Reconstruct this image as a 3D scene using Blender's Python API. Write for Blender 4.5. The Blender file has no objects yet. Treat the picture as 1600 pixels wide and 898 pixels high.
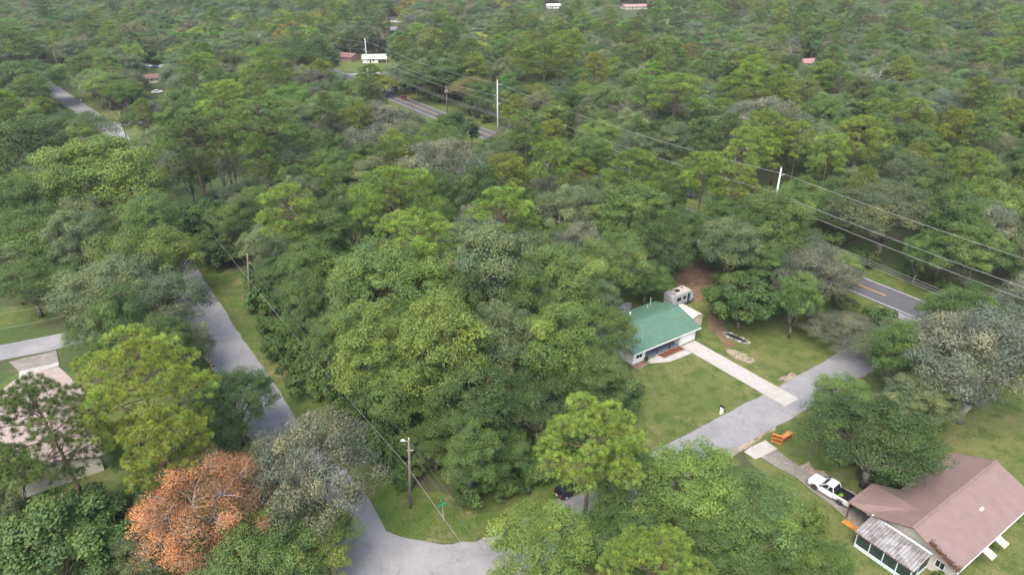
import bpy, math, random
import numpy as np
R_ = math.radians
rng = np.random.default_rng(7)
random.seed(7)
scene = bpy.context.scene
COL = scene.collection

# ------------------------------------------------------------------ camera, sky, sun, exposure
CAM_H, PITCH, FPX = 62.0, R_(27), 1066.7
cam = bpy.data.cameras.new('camera'); cam.lens = 24; cam.sensor_width = 36; cam.clip_end = 9000; cam.clip_start = 1
camo = bpy.data.objects.new('camera', cam); COL.objects.link(camo)
camo.location = (0, 0, CAM_H); camo.rotation_euler = (R_(90) - PITCH, 0, 0)
scene.camera = camo
SUN_EL, SUN_AZ = R_(58), R_(200)
world = bpy.data.worlds.new('World'); scene.world = world; world.use_nodes = True
wn = world.node_tree.nodes; wl = world.node_tree.links
sky = wn.new('ShaderNodeTexSky'); sky.sky_type = 'NISHITA'; sky.sun_disc = False
sky.sun_elevation = SUN_EL; sky.sun_rotation = SUN_AZ; sky.air_density = 1.0; sky.dust_density = 4.0; sky.ozone_density = 0.6
wl.new(sky.outputs[0], wn['Background'].inputs[0]); wn['Background'].inputs[1].default_value = 0.14
sun = bpy.data.lights.new('sun', 'SUN'); sun.energy = 1.0; sun.angle = R_(40); sun.color = (1, .95, .87)
suno = bpy.data.objects.new('sun', sun); COL.objects.link(suno)
sd = np.array([math.sin(SUN_AZ)*math.cos(SUN_EL), math.cos(SUN_AZ)*math.cos(SUN_EL), math.sin(SUN_EL)])
from mathutils import Vector
suno.rotation_euler = Vector(sd).to_track_quat('Z', 'Y').to_euler(); suno.location = (0, 0, 120)
scene.view_settings.view_transform = 'Standard'; scene.view_settings.look = 'None'
scene.view_settings.exposure = 1.52; scene.view_settings.gamma = 1
scene.render.engine = 'CYCLES'
cy = scene.cycles
cy.max_bounces = 3; cy.diffuse_bounces = 2; cy.glossy_bounces = 2; cy.transmission_bounces = 3; cy.transparent_max_bounces = 4
cy.use_denoising = True

# ------------------------------------------------------------------ helpers
def at(u, v, z=0.0):
    """point at height z that the photograph shows at pixel u, v (1600 wide)"""
    t = (449 - v)/FPX; s = (u - 800)/FPX
    Y = math.cos(PITCH) + math.sin(PITCH)*t; Z = -math.sin(PITCH) + math.cos(PITCH)*t
    d = (z - CAM_H)/Z
    return np.array([s*d, Y*d, z])
def depth(p): return p[1]*math.cos(PITCH) - (p[2]-CAM_H)*math.sin(PITCH)
def proj(p):
    d = depth(p); c = p[1]*math.sin(PITCH) + (p[2]-CAM_H)*math.cos(PITCH)
    return 800 + FPX*p[0]/d, 449 - FPX*c/d

def tag(o, label=None, cat=None, group=None, kind=None):
    if label: o['label'] = label
    if cat: o['category'] = cat
    if group: o['group'] = group
    if kind: o['kind'] = kind
    return o
def empty(name, loc=(0, 0, 0), rz=0, label=None, cat=None, group=None):
    o = bpy.data.objects.new(name, None); COL.objects.link(o); o.empty_display_size = .5
    o.location = loc; o.rotation_euler = (0, 0, rz)
    return tag(o, label, cat, group)
def npmesh(name, V, F, mats, colors=None, smooth=False, mi=None):
    V = np.asarray(V, np.float32); F = np.asarray(F, np.int32)
    me = bpy.data.meshes.new(name); n = F.shape[1]
    me.vertices.add(len(V)); me.vertices.foreach_set('co', V.ravel())
    me.loops.add(F.size); me.loops.foreach_set('vertex_index', F.ravel())
    me.polygons.add(len(F)); me.polygons.foreach_set('loop_start', np.arange(0, F.size, n, dtype=np.int32))
    me.polygons.foreach_set('loop_total', np.full(len(F), n, np.int32))
    me.polygons.foreach_set('use_smooth', np.full(len(F), smooth))
    for m in (mats if isinstance(mats, list) else [mats]): me.materials.append(m)
    if mi is not None: me.polygons.foreach_set('material_index', np.asarray(mi, np.int32))
    me.update(calc_edges=True)
    if colors is not None:
        a = me.attributes.new('tint', 'FLOAT_COLOR', 'POINT')
        c = np.ones((len(V), 4), np.float32); c[:, :3] = colors; a.data.foreach_set('color', c.ravel())
    return me
def link(name, me, parent=None, loc=None, rz=0):
    o = bpy.data.objects.new(name, me); COL.objects.link(o)
    if parent: o.parent = parent
    if loc is not None: o.location = loc
    if rz: o.rotation_euler = (0, 0, rz)
    return o

class MB:
    """collects shapes, builds one mesh object"""
    def __init__(s): s.v = []; s.f = []
    def add(s, V, F):
        b = len(s.v); s.v += [tuple(map(float, p)) for p in V]; s.f += [tuple(b+i for i in f) for f in F]; return s
    def box(s, c, d, rz=0, rx=0, ry=0, taper=(1, 1)):
        x, y, z = d[0]/2, d[1]/2, d[2]/2; V = []
        for sz in (-1, 1):
            tx, ty = (taper if sz > 0 else (1, 1))
            for sx, sy in ((-1, -1), (1, -1), (1, 1), (-1, 1)): V.append([sx*x*tx, sy*y*ty, sz*z])
        V = np.array(V)
        for a, (i, j) in ((rx, (1, 2)), (ry, (2, 0)), (rz, (0, 1))):
            if a:
                p, q = V[:, i].copy(), V[:, j].copy(); V[:, i] = p*math.cos(a)-q*math.sin(a); V[:, j] = p*math.sin(a)+q*math.cos(a)
        V = V + np.array(c)
        return s.add(V, [(3, 2, 1, 0), (4, 5, 6, 7), (0, 1, 5, 4), (1, 2, 6, 5), (2, 3, 7, 6), (3, 0, 4, 7)])
    def b2(s, lo, hi): return s.box([(a+b)/2 for a, b in zip(lo, hi)], [b-a for a, b in zip(lo, hi)])
    def tube(s, pts, rad, n=6, cap=True):
        P = np.array(pts, float); k = len(P); rad = [rad]*k if np.isscalar(rad) else rad; V = []
        for i in range(k):
            t = P[min(i+1, k-1)] - P[max(i-1, 0)]; t /= np.linalg.norm(t)+1e-9
            a = np.cross(t, [0, 0, 1] if abs(t[2]) < .9 else [1, 0, 0]); a /= np.linalg.norm(a); b = np.cross(t, a)
            for j in range(n):
                w = 2*math.pi*j/n; V.append(P[i] + rad[i]*(math.cos(w)*a + math.sin(w)*b))
        F = [(i*n+j, i*n+(j+1) % n, (i+1)*n+(j+1) % n, (i+1)*n+j) for i in range(k-1) for j in range(n)]
        if cap: F += [tuple(range(n))[::-1], tuple((k-1)*n+j for j in range(n))]
        return s.add(V, F)
    def slab(s, pts, th):
        """polygon (3D points, counter-clockwise from above) thickened downward"""
        P = np.array(pts, float); n = len(P); Q = P - np.array([0, 0, th])
        return s.add(np.vstack([P, Q]), [tuple(range(n)), tuple(range(2*n-1, n-1, -1))] + [(i, n+i, n+(i+1) % n, (i+1) % n) for i in range(n)])
    def prism(s, prof, y0, y1, ax='y'):
        """profile in x,z extruded along y"""
        n = len(prof); V = [(x, y0, z) for x, z in prof] + [(x, y1, z) for x, z in prof]
        return s.add(V, [tuple(range(n)), tuple(range(2*n-1, n-1, -1))] + [(i, n+i, n+(i+1) % n, (i+1) % n) for i in range(n)])
    def build(s, name, mat, parent=None, loc=None, rz=0, bevel=0, smooth=False):
        me = bpy.data.meshes.new(name); me.from_pydata(s.v, [], s.f); me.materials.append(mat)
        import bmesh
        bm = bmesh.new(); bm.from_mesh(me); bmesh.ops.recalc_face_normals(bm, faces=bm.faces[:]); bm.to_mesh(me); bm.free()
        if smooth: me.polygons.foreach_set('use_smooth', [True]*len(me.polygons))
        o = link(name, me, parent, loc, rz)
        if bevel:
            m = o.modifiers.new('bevel', 'BEVEL'); m.width = bevel; m.segments = 2; m.limit_method = 'ANGLE'
        return o

# ------------------------------------------------------------------ materials
def newmat(name):
    m = bpy.data.materials.new(name); m.use_nodes = True
    return m, m.node_tree.nodes, m.node_tree.links, m.node_tree.nodes['Principled BSDF']
def plain(name, col, rough=.6, metal=0, noise=.12, scale=3, spec=.4):
    m, n, l, b = newmat(name)
    g = n.new('ShaderNodeNewGeometry'); t = n.new('ShaderNodeTexNoise'); t.inputs['Scale'].default_value = scale; t.inputs['Detail'].default_value = 6
    l.new(g.outputs['Position'], t.inputs['Vector'])
    r = n.new('ShaderNodeValToRGB'); c = np.array(col)
    r.color_ramp.elements[0].color = (*np.clip(c*(1-noise*2), 0, 1), 1); r.color_ramp.elements[1].color = (*np.clip(c*(1+noise*1.5), 0, 1), 1)
    r.color_ramp.elements[0].position = .3; r.color_ramp.elements[1].position = .75
    l.new(t.outputs['Fac'], r.inputs[0]); l.new(r.outputs[0], b.inputs['Base Color'])
    b.inputs['Roughness'].default_value = rough; b.inputs['Metallic'].default_value = metal; b.inputs['Specular IOR Level'].default_value = spec
    return m
def surf(name, cols, scales, rough=.95, bump=.3, bumpscale=6, stretch=None, spec=.2):
    """ground-like surface: list of (colour, threshold centre, softness) layered with noises of several scales"""
    m, n, l, b = newmat(name)
    g = n.new('ShaderNodeNewGeometry'); src = g.outputs['Position']
    if stretch:
        mp = n.new('ShaderNodeMapping'); mp.inputs['Rotation'].default_value = (0, 0, stretch[0]); mp.inputs['Scale'].default_value = stretch[1]
        l.new(src, mp.inputs[0]); src = mp.outputs[0]
    prev = None
    for i, (c, lo, hi) in enumerate(cols):
        if prev is None:
            rgb = n.new('ShaderNodeRGB'); rgb.outputs[0].default_value = (*c, 1); prev = rgb.outputs[0]; continue
        t = n.new('ShaderNodeTexNoise'); t.inputs['Scale'].default_value = scales[i]; t.inputs['Detail'].default_value = 8; t.inputs['Roughness'].default_value = .65
        o = n.new('ShaderNodeVectorMath'); o.inputs[1].default_value = (13.7*i, 7.1*i, 3*i); l.new(src, o.inputs[0]); l.new(o.outputs[0], t.inputs['Vector'])
        r = n.new('ShaderNodeMapRange'); r.inputs['From Min'].default_value = lo; r.inputs['From Max'].default_value = hi
        l.new(t.outputs['Fac'], r.inputs['Value'])
        x = n.new('ShaderNodeMixRGB'); x.inputs[2].default_value = (*c, 1); l.new(r.outputs[0], x.inputs[0]); l.new(prev, x.inputs[1]); prev = x.outputs[0]
    l.new(prev, b.inputs['Base Color'])
    t = n.new('ShaderNodeTexNoise'); t.inputs['Scale'].default_value = bumpscale; t.inputs['Detail'].default_value = 5; l.new(src, t.inputs['Vector'])
    bp = n.new('ShaderNodeBump'); bp.inputs['Strength'].default_value = bump; bp.inputs['Distance'].default_value = .1
    l.new(t.outputs['Fac'], bp.inputs['Height']); l.new(bp.outputs[0], b.inputs['Normal'])
    b.inputs['Roughness'].default_value = rough; b.inputs['Specular IOR Level'].default_value = spec
    return m
def add_cracks(m, scale, width, dark):
    n = m.node_tree.nodes; l = m.node_tree.links; b = n['Principled BSDF']; src = b.inputs['Base Color'].links[0].from_socket
    g = n.new('ShaderNodeNewGeometry'); nz = n.new('ShaderNodeTexNoise'); nz.inputs['Scale'].default_value = 1.3; nz.inputs['Detail'].default_value = 4
    l.new(g.outputs['Position'], nz.inputs['Vector']); va = n.new('ShaderNodeVectorMath'); va.operation = 'MULTIPLY_ADD'; va.inputs[1].default_value = (1.4, 1.4, 0); l.new(nz.outputs['Color'], va.inputs[0]); l.new(g.outputs['Position'], va.inputs[2])
    v = n.new('ShaderNodeTexVoronoi'); v.feature = 'DISTANCE_TO_EDGE'; v.inputs['Scale'].default_value = scale; l.new(va.outputs[0], v.inputs['Vector'])
    mr = n.new('ShaderNodeMapRange'); mr.inputs['From Min'].default_value = 0; mr.inputs['From Max'].default_value = width; mr.inputs['To Min'].default_value = 1; mr.inputs['To Max'].default_value = 0; l.new(v.outputs['Distance'], mr.inputs['Value'])
    n2 = n.new('ShaderNodeTexNoise'); n2.inputs['Scale'].default_value = .12; l.new(g.outputs['Position'], n2.inputs['Vector']); m2 = n.new('ShaderNodeMapRange'); m2.inputs['From Min'].default_value = .45; m2.inputs['From Max'].default_value = .6; l.new(n2.outputs['Fac'], m2.inputs['Value'])
    mu = n.new('ShaderNodeMath'); mu.operation = 'MULTIPLY'; l.new(mr.outputs[0], mu.inputs[0]); l.new(m2.outputs[0], mu.inputs[1])
    x = n.new('ShaderNodeMixRGB'); x.inputs[2].default_value = (*dark, 1); l.new(mu.outputs[0], x.inputs[0]); l.new(src, x.inputs[1]); l.new(x.outputs[0], b.inputs['Base Color'])
def leafmat(name, trans=.22, rough=.55, spec=.25, far=False):
    m, n, l, b = newmat(name)
    oi = n.new('ShaderNodeObjectInfo'); fa = n.new('ShaderNodeAttribute'); fa.attribute_type = 'INSTANCER'; fa.attribute_name = 'tcol'; at_ = n.new('ShaderNodeAttribute'); at_.attribute_name = 'tint'
    mx = n.new('ShaderNodeMixRGB'); mx.blend_type = 'MULTIPLY'; mx.inputs[0].default_value = 1
    l.new((fa if far else oi).outputs['Color'], mx.inputs[1]); l.new(at_.outputs['Color'], mx.inputs[2])
    hs = n.new('ShaderNodeHueSaturation')
    r1 = n.new('ShaderNodeMapRange'); r1.inputs['To Min'].default_value = .488; r1.inputs['To Max'].default_value = .514
    r2 = n.new('ShaderNodeMapRange'); r2.inputs['To Min'].default_value = .8; r2.inputs['To Max'].default_value = 1.2
    mu = n.new('ShaderNodeMath'); mu.operation = 'MULTIPLY'; mu.inputs[1].default_value = 7.31
    fr = n.new('ShaderNodeMath'); fr.operation = 'FRACT'
    l.new(oi.outputs['Random'], r1.inputs['Value']); l.new(oi.outputs['Random'], mu.inputs[0]); l.new(mu.outputs[0], fr.inputs[0]); l.new(fr.outputs[0], r2.inputs['Value'])
    l.new(r1.outputs[0], hs.inputs['Hue']); l.new(r2.outputs[0], hs.inputs['Value']); l.new(mx.outputs[0], hs.inputs['Color'])
    l.new(hs.outputs[0], b.inputs['Base Color'])
    b.inputs['Roughness'].default_value = rough; b.inputs['Specular IOR Level'].default_value = spec
    tr = n.new('ShaderNodeBsdfTranslucent'); l.new(hs.outputs[0], tr.inputs['Color'])
    ms = n.new('ShaderNodeMixShader'); ms.inputs[0].default_value = trans
    l.new(b.outputs[0], ms.inputs[1]); l.new(tr.outputs[0], ms.inputs[2]); l.new(ms.outputs[0], n['Material Output'].inputs[0])
    return m
M = {}
M['leaf'] = leafmat('leaf'); M['needle'] = leafmat('needle', .22, .5, .3); M['dryleaf'] = leafmat('dry_leaf', .25, .7, .1)
M['far_leaf'] = leafmat('far_leaf', far=True)
M['bark_oak'] = plain('bark_oak', (.16, .14, .115), .95, noise=.3, scale=2, spec=.1)
M['bark_pine'] = plain('bark_pine', (.15, .105, .08), .95, noise=.35, scale=2.5, spec=.1)
M['bark_pale'] = plain('bark_pale', (.23, .215, .185), .95, noise=.25, scale=2, spec=.1)
M['ground'] = surf('forest_floor', [((.07, .062, .036), 0, 0), ((.055, .085, .024), .36, .54), ((.13, .1, .06), .58, .7), ((.04, .035, .025), .55, .75)], [0, .12, .35, 1.6], bump=.6, bumpscale=3)
M['lawn'] = surf('lawn_grass', [((.098, .13, .034), 0, 0), ((.138, .145, .05), .42, .6), ((.058, .092, .02), .46, .62), ((.19, .155, .085), .58, .72), ((.045, .07, .018), .52, .7), ((.15, .16, .06), .56, .7)], [0, .13, .45, .28, 3.5, 7], bump=.8, bumpscale=8)
M['verge'] = surf('verge_grass', [((.078, .118, .026), 0, 0), ((.115, .12, .038), .42, .6), ((.052, .095, .016), .45, .62), ((.19, .145, .085), .56, .68), ((.04, .065, .016), .52, .7), ((.14, .16, .05), .56, .7)], [0, .2, .5, .3, 3, 6], bump=.8, bumpscale=7)
M['dirt'] = surf('dirt', [((.19, .13, .085), 0, 0), ((.12, .075, .045), .4, .65), ((.26, .2, .14), .55, .75), ((.08, .085, .03), .58, .72)], [0, .5, 1.4, .8], bump=.5, bumpscale=6)
M['sand'] = surf('sandy_gravel', [((.3, .25, .19), 0, 0), ((.2, .15, .1), .45, .6), ((.4, .36, .3), .5, .7), ((.09, .1, .035), .54, .62)], [0, 1.2, 4, .9], bump=.6, bumpscale=12)
M['street'] = surf('street_asphalt', [((.232, .232, .236), 0, 0), ((.2, .2, .205), .42, .58), ((.27, .268, .265), .5, .66), ((.175, .172, .168), .58, .68), ((.3, .29, .275), .6, .72), ((.17, .17, .17), .58, .75)], [0, .25, .1, .6, 1.3, 10], rough=.9, bump=.25, bumpscale=25)
M['highway'] = surf('road_asphalt', [((.095, .095, .105), 0, 0), ((.075, .075, .085), .42, .6), ((.13, .13, .135), .55, .75)], [0, .2, 6], rough=.85, bump=.2, bumpscale=25)
add_cracks(M['street'], .22, .007, (.13, .13, .13))
M['concrete'] = surf('concrete', [((.37, .355, .33), 0, 0), ((.31, .295, .265), .42, .65), ((.42, .405, .38), .5, .75), ((.3, .25, .21), .64, .76), ((.4, .37, .33), .5, .8)], [0, .4, 1.5, .6, 10], bump=.15, bumpscale=20)
M['oldconcrete'] = surf('stained_concrete', [((.22, .205, .18), 0, 0), ((.16, .148, .13), .4, .62), ((.3, .28, .25), .52, .72)], [0, .8, 2], bump=.2, bumpscale=15)
M['paver'] = surf('paver_blocks', [((.3, .24, .21), 0, 0), ((.36, .3, .27), .42, .62), ((.23, .175, .15), .5, .7), ((.33, .285, .255), .5, .6)], [0, 2.5, 3.5, 6], bump=.3, bumpscale=9)
M['shingle'] = surf('tan_shingle', [((.26, .21, .185), 0, 0), ((.31, .26, .235), .42, .65), ((.2, .155, .138), .52, .7)], [0, 1.2, 4], bump=.25, bumpscale=10, stretch=(R_(-34), (1, 3, 3)))
M['white_line'] = plain('white_line', (.62, .62, .6), .7, noise=.12, scale=3)
M['yellow_line'] = plain('yellow_line', (.6, .36, .06), .7, noise=.15, scale=3)
M['white'] = plain('white_paint', (.74, .74, .72), .55, noise=.04)
M['cream'] = plain('cream_wall', (.55, .51, .42), .7, noise=.06)
M['palewall'] = plain('pale_wall', (.62, .6, .52), .7, noise=.06)
M['greywall'] = plain('grey_wall', (.28, .29, .31), .7, noise=.1)
M['tanmetal'] = plain('tan_metal', (.52, .45, .36), .5, noise=.06)
M['steel'] = plain('galvanised', (.4, .42, .42), .45, 0, noise=.06)
M['wood_pole'] = plain('weathered_wood', (.2, .165, .135), .95, noise=.25, scale=5)
M['glass'] = plain('dark_glass', (.02, .028, .03), .08, noise=.1, spec=.8)
M['black'] = plain('black_plastic', (.015, .015, .016), .5, noise=.1)
M['tyre'] = plain('tyre_rubber', (.02, .02, .02), .85, noise=.1)
M['rim'] = plain('dark_rim', (.06, .06, .065), .35, noise=.1)
M['wire'] = plain('wire', (.3, .31, .3), .5, noise=.05)
M['wire_dark'] = plain('dark_cable', (.12, .12, .12), .6, noise=.05)
M['carwhite'] = plain('white_car_paint', (.68, .7, .73), .25, noise=.02, spec=.6)
M['camper'] = plain('camper_grey', (.42, .43, .45), .4, noise=.05)
M['carred'] = plain('red_car_paint', (.2, .018, .025), .25, noise=.05, spec=.6)
M['carblue'] = plain('blue_car_paint', (.02, .07, .2), .25, noise=.05, spec=.6)
M['carblack'] = plain('black_car_paint', (.012, .012, .014), .2, noise=.05, spec=.6)
M['red'] = plain('red_paint', (.45, .02, .02), .4, noise=.05)
M['signgreen'] = plain('sign_green', (.01, .28, .14), .4, noise=.05)
M['lime'] = plain('lime_fabric', (.35, .6, .05), .7, noise=.2, scale=8)
M['mulch'] = surf('red_mulch', [((.12, .04, .025), 0, 0), ((.19, .075, .045), .45, .6), ((.06, .025, .018), .52, .65)], [0, 5, 9], bump=.8, bumpscale=15)
M['porchfloor'] = plain('grey_porch_floor', (.17, .2, .235), .6, noise=.06)
M['cabinet'] = plain('orange_wood', (.5, .21, .05), .5, noise=.18, scale=4)
M['cabinet_dark'] = plain('brown_wood', (.27, .1, .035), .5, noise=.18, scale=4)
M['tarp'] = plain('grey_tarp', (.17, .175, .2), .5, noise=.35, scale=4)
M['brownroof_far'] = plain('brown_roof', (.16, .095, .075), .8, noise=.15)
M['pinkroof_far'] = plain('pink_roof', (.36, .2, .2), .8, noise=.12)
M['brick'] = plain('brick_wall', (.26, .17, .14), .85, noise=.18, scale=6)
M['greyroof_far'] = plain('grey_roof', (.2, .19, .185), .8, noise=.15)
M['rvroof'] = plain('trailer_roof', (.4, .37, .33), .7, noise=.15, scale=2)
M['brown_trim'] = plain('brown_trim', (.1, .05, .04), .6, noise=.1)
M['dead'] = plain('dead_wood', (.3, .29, .27), .95, noise=.25, scale=3, spec=.1)
M['screen'] = plain('dark_screen', (.025, .045, .035), .75, noise=.2, scale=1)
M['whiteblue'] = plain('white_blue_paint', (.56, .63, .66), .55, noise=.05)

def metalroof(name, col, ang, pitch=.23, weather=.1, dirt=None, rough=.5):
    """ribbed sheet metal: fine ribs by bump, tone by noise"""
    m, n, l, b = newmat(name)
    g = n.new('ShaderNodeNewGeometry'); mp = n.new('ShaderNodeMapping'); mp.inputs['Rotation'].default_value = (0, 0, -ang); l.new(g.outputs['Position'], mp.inputs[0])
    w = n.new('ShaderNodeTexWave'); w.inputs['Scale'].default_value = .314/pitch; w.inputs['Distortion'].default_value = 0; l.new(mp.outputs[0], w.inputs['Vector'])
    bp = n.new('ShaderNodeBump'); bp.inputs['Strength'].default_value = .6; bp.inputs['Distance'].default_value = .03; l.new(w.outputs['Fac'], bp.inputs['Height']); l.new(bp.outputs[0], b.inputs['Normal'])
    t = n.new('ShaderNodeTexNoise'); t.inputs['Scale'].default_value = .9; t.inputs['Detail'].default_value = 7; l.new(g.outputs['Position'], t.inputs['Vector'])
    r = n.new('ShaderNodeValToRGB'); c = np.array(col)
    r.color_ramp.elements[0].color = (*(c*(1-weather)), 1); r.color_ramp.elements[1].color = (*np.clip(c*(1+weather), 0, 1), 1)
    r.color_ramp.elements[0].position = .35; r.color_ramp.elements[1].position = .7
    l.new(t.outputs['Fac'], r.inputs[0]); out = r.outputs[0]
    if dirt:
        t2 = n.new('ShaderNodeTexNoise'); t2.inputs['Scale'].default_value = dirt[1]; t2.inputs['Detail'].default_value = 8; l.new(g.outputs['Position'], t2.inputs['Vector'])
        mr = n.new('ShaderNodeMapRange'); mr.inputs['From Min'].default_value = dirt[2]; mr.inputs['From Max'].default_value = dirt[3]; l.new(t2.outputs['Fac'], mr.inputs['Value'])
        mm = n.new('ShaderNodeMath'); mm.operation = 'MULTIPLY'; l.new(mr.outputs[0], mm.inputs[0]); l.new(w.outputs['Fac'], mm.inputs[1])
        x = n.new('ShaderNodeMixRGB'); x.inputs[2].default_value = (*dirt[0], 1); l.new(mm.outputs[0], x.inputs[0]); l.new(out, x.inputs[1]); out = x.outputs[0]
    l.new(out, b.inputs['Base Color']); b.inputs['Roughness'].default_value = rough; b.inputs['Specular IOR Level'].default_value = .35
    return m
HA = R_(34)      # the street grid's angle
M['greenroof'] = metalroof('green_metal_roof', (.08, .16, .112), HA, .24, .1)
M['brownroof'] = metalroof('mauve_metal_roof', (.21, .145, .128), HA, .24, .07)
M['rustroof'] = metalroof('corrugated_roof', (.25, .245, .24), HA + R_(90), .2, .3, ((.09, .06, .05), 1.1, .46, .6), .7)
M['whiteroof'] = metalroof('white_metal_roof', (.66, .6, .58), HA, .4, .05)

# ------------------------------------------------------------------ ground, streets, lawns
LAYER = [.004]
def layer():
    LAYER[0] += .0022; return LAYER[0]
def sheet(name, pts, z, mat, parent=None, jitter=0, sub=1.2, seed=0, label=None):
    """flat polygon sheet; edges subdivided and made uneven"""
    z = layer(); r = np.random.default_rng(seed + 11); P = np.array([p[:2] for p in pts], float); out = []
    for i in range(len(P)):
        a, b = P[i], P[(i+1) % len(P)]; L = np.linalg.norm(b-a); n = max(1, int(L/sub)) if jitter else 1
        nx = np.array([-(b-a)[1], (b-a)[0]])/(L+1e-9)
        for k in range(n):
            out.append(a + (b-a)*k/n + (nx*r.normal(0, jitter) if jitter else 0))
    from mathutils.geometry import tessellate_polygon
    v3 = [Vector((p[0], p[1], 0)) for p in out]; F = tessellate_polygon([v3])
    F = [f if (v3[f[1]]-v3[f[0]]).cross(v3[f[2]]-v3[f[0]]).z > 0 else (f[0], f[2], f[1]) for f in F]
    me = npmesh(name, [(p[0], p[1], z) for p in out], F, mat)
    o = link(name, me, parent)
    if not parent: tag(o, label, None, None, 'structure')
    return o
def px(*uv): return [at(u, v) for u, v in uv]
def strip(name, line, width, z, mat, parent=None, jitter=0, seed=0, step=2.0, offs=0):
    """road strip along a polyline, with uneven edges"""
    z = layer(); r = np.random.default_rng(seed+3); L = np.array([p[:2] for p in line], float)
    # resample with Catmull-Rom
    pts = []
    for i in range(len(L)-1):
        p0, p1, p2, p3 = L[max(i-1, 0)], L[i], L[i+1], L[min(i+2, len(L)-1)]
        n = max(2, int(np.linalg.norm(p2-p1)/step))
        for k in range(n):
            t = k/n; pts.append(.5*((2*p1)+(-p0+p2)*t+(2*p0-5*p1+4*p2-p3)*t*t+(-p0+3*p1-3*p2+p3)*t**3))
    pts.append(L[-1]); P = np.array(pts); T = np.gradient(P, axis=0); T /= np.linalg.norm(T, axis=1)[:, None]; N = np.stack([-T[:, 1], T[:, 0]], 1)
    w = np.asarray(width if not np.isscalar(width) else [width]*len(L)); w = np.interp(np.linspace(0, 1, len(P)), np.linspace(0, 1, len(L)), w)[:, None]/2
    a = P + N*(w+offs) + N*r.normal(0, jitter, (len(P), 1)) if jitter else P + N*(w+offs)
    b = P - N*(w-offs) - N*r.normal(0, jitter, (len(P), 1)) if jitter else P - N*(w-offs)
    V = [(*p, z) for p in a] + [(*p, z) for p in b]; n = len(P)
    o = link(name, npmesh(name, V, [(i, n+i, n+i+1, i+1) for i in range(n-1)], mat), parent)
    if not parent: tag(o, kind='structure')
    return o

g = 7000
gx = np.concatenate([[-g, -2000, -700], np.linspace(-300, 300, 61), [700, 2000, g]]); gy = np.concatenate([[-400, 0], np.linspace(30, 400, 40), [800, 2000, g]])
V = [(x, y, 0) for y in gy for x in gx]; nx_ = len(gx)
ground = tag(link('ground', npmesh('ground', V, [(j*nx_+i, j*nx_+i+1, (j+1)*nx_+i+1, (j+1)*nx_+i) for j in range(len(gy)-1) for i in range(nx_-1)], M['ground'])), kind='structure')

# street lines (world polylines from the places the photograph shows)
A_line = [at(592, 960), at(564, 850), at(518, 765), at(440, 685), at(405, 622), at(362, 556), at(322, 490), at(284, 425), at(240, 330), at(205, 250), at(172, 200), at(130, 172), at(88, 145), at(60, 120)]
B_line = [at(700, 925), at(785, 872), at(900, 800), at(1040, 728), at(1180, 652), at(1310, 580), at(1400, 520), at(1440, 488)]
hw_d = np.array([.56, -.83]); hw_d /= np.linalg.norm(hw_d)
hw0 = at(690, 182)[:2]; hw1 = at(1384, 462)[:2]; hd = (hw1-hw0)/np.linalg.norm(hw1-hw0)
H_line = [(*(hw0 - hd*400), 0), (*(hw0 - hd*150), 0), (*hw0, 0), (*hw1, 0), (*(hw1+hd*120), 0)]
H_n = np.array([-hd[1], hd[0]])
C_line = [at(-60, 560), at(0, 551), at(100, 531), at(200, 508), at(320, 485)]
D_line = [at(168, 196), at(210, 192), at(250, 190), at(320, 186)]
far_line = [at(330, 100), at(420, 112), at(470, 118), at(540, 117), at(640, 113), at(780, 113)]

strip('road_shoulder', A_line, 7.6, .004, M['sand'], jitter=.22, seed=1)
strip('road_shoulder', B_line, 7.4, .006, M['sand'], jitter=.2, seed=2)
# grass
sheet('lawn', px((1000, 560), (985, 600), (1000, 660), (1025, 705), (1060, 712), (1130, 672), (1200, 640), (1330, 568), (1420, 500), (1350, 455), (1270, 440), (1190, 470), (1150, 440), (1110, 380), (1060, 400), (1040, 470), (1090, 520)), .012, M['lawn'], jitter=.25, seed=3)
sheet('lawn', px((1160, 705), (1230, 655), (1330, 600), (1450, 520), (1700, 480), (1900, 800), (1700, 1000), (1330, 960), (1240, 800)), .012, M['lawn'], jitter=.25, seed=4)
sheet('lawn', px((900, 790), (1100, 740), (1200, 790), (1330, 960), (1000, 990), (880, 900)), .014, M['lawn'], jitter=.25, seed=5)
sheet('grass_verge', px((560, 800), (610, 770), (590, 720), (640, 760), (700, 775), (800, 760), (850, 730), (1000, 640), (1030, 690), (1050, 705), (900, 785), (800, 827), (720, 850), (660, 846), (600, 830)), .012, M['verge'], jitter=.3, seed=6)
sheet('grass_verge', px((300, 410), (375, 430), (395, 490), (450, 560), (540, 640), (600, 700), (615, 770), (570, 800), (470, 668), (430, 628), (365, 520), (325, 470)), .012, M['verge'], jitter=.3, seed=7)
sheet('grass_verge', px((215, 245), (262, 290), (300, 380), (310, 420), (285, 400), (240, 310)), .012, M['verge'], jitter=.3, seed=8)
sheet('lawn', px((0, 600), (28, 584), (92, 574), (160, 600), (330, 580), (380, 660), (420, 760), (360, 850), (0, 940), (-200, 900), (-200, 640)), .008, M['lawn'], jitter=.3, seed=9)
sheet('lawn', px((-40, 520), (100, 500), (110, 470), (0, 480)), .012, M['verge'], jitter=.3, seed=10)
sheet('lawn', px((105, 112), (125, 150), (150, 185), (172, 190), (260, 186), (250, 160), (180, 140), (150, 110), (95, 92), (60, 80)), .012, M['lawn'], jitter=.4, seed=12)
sheet('lawn', px((185, 206), (200, 198), (240, 192), (300, 195), (260, 240), (200, 240)), .012, M['lawn'], jitter=.4, seed=13)
sheet('lawn', px((470, 95), (640, 88), (800, 100), (800, 112), (640, 111), (540, 114), (470, 114)), .012, M['lawn'], jitter=.4, seed=14)
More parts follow.
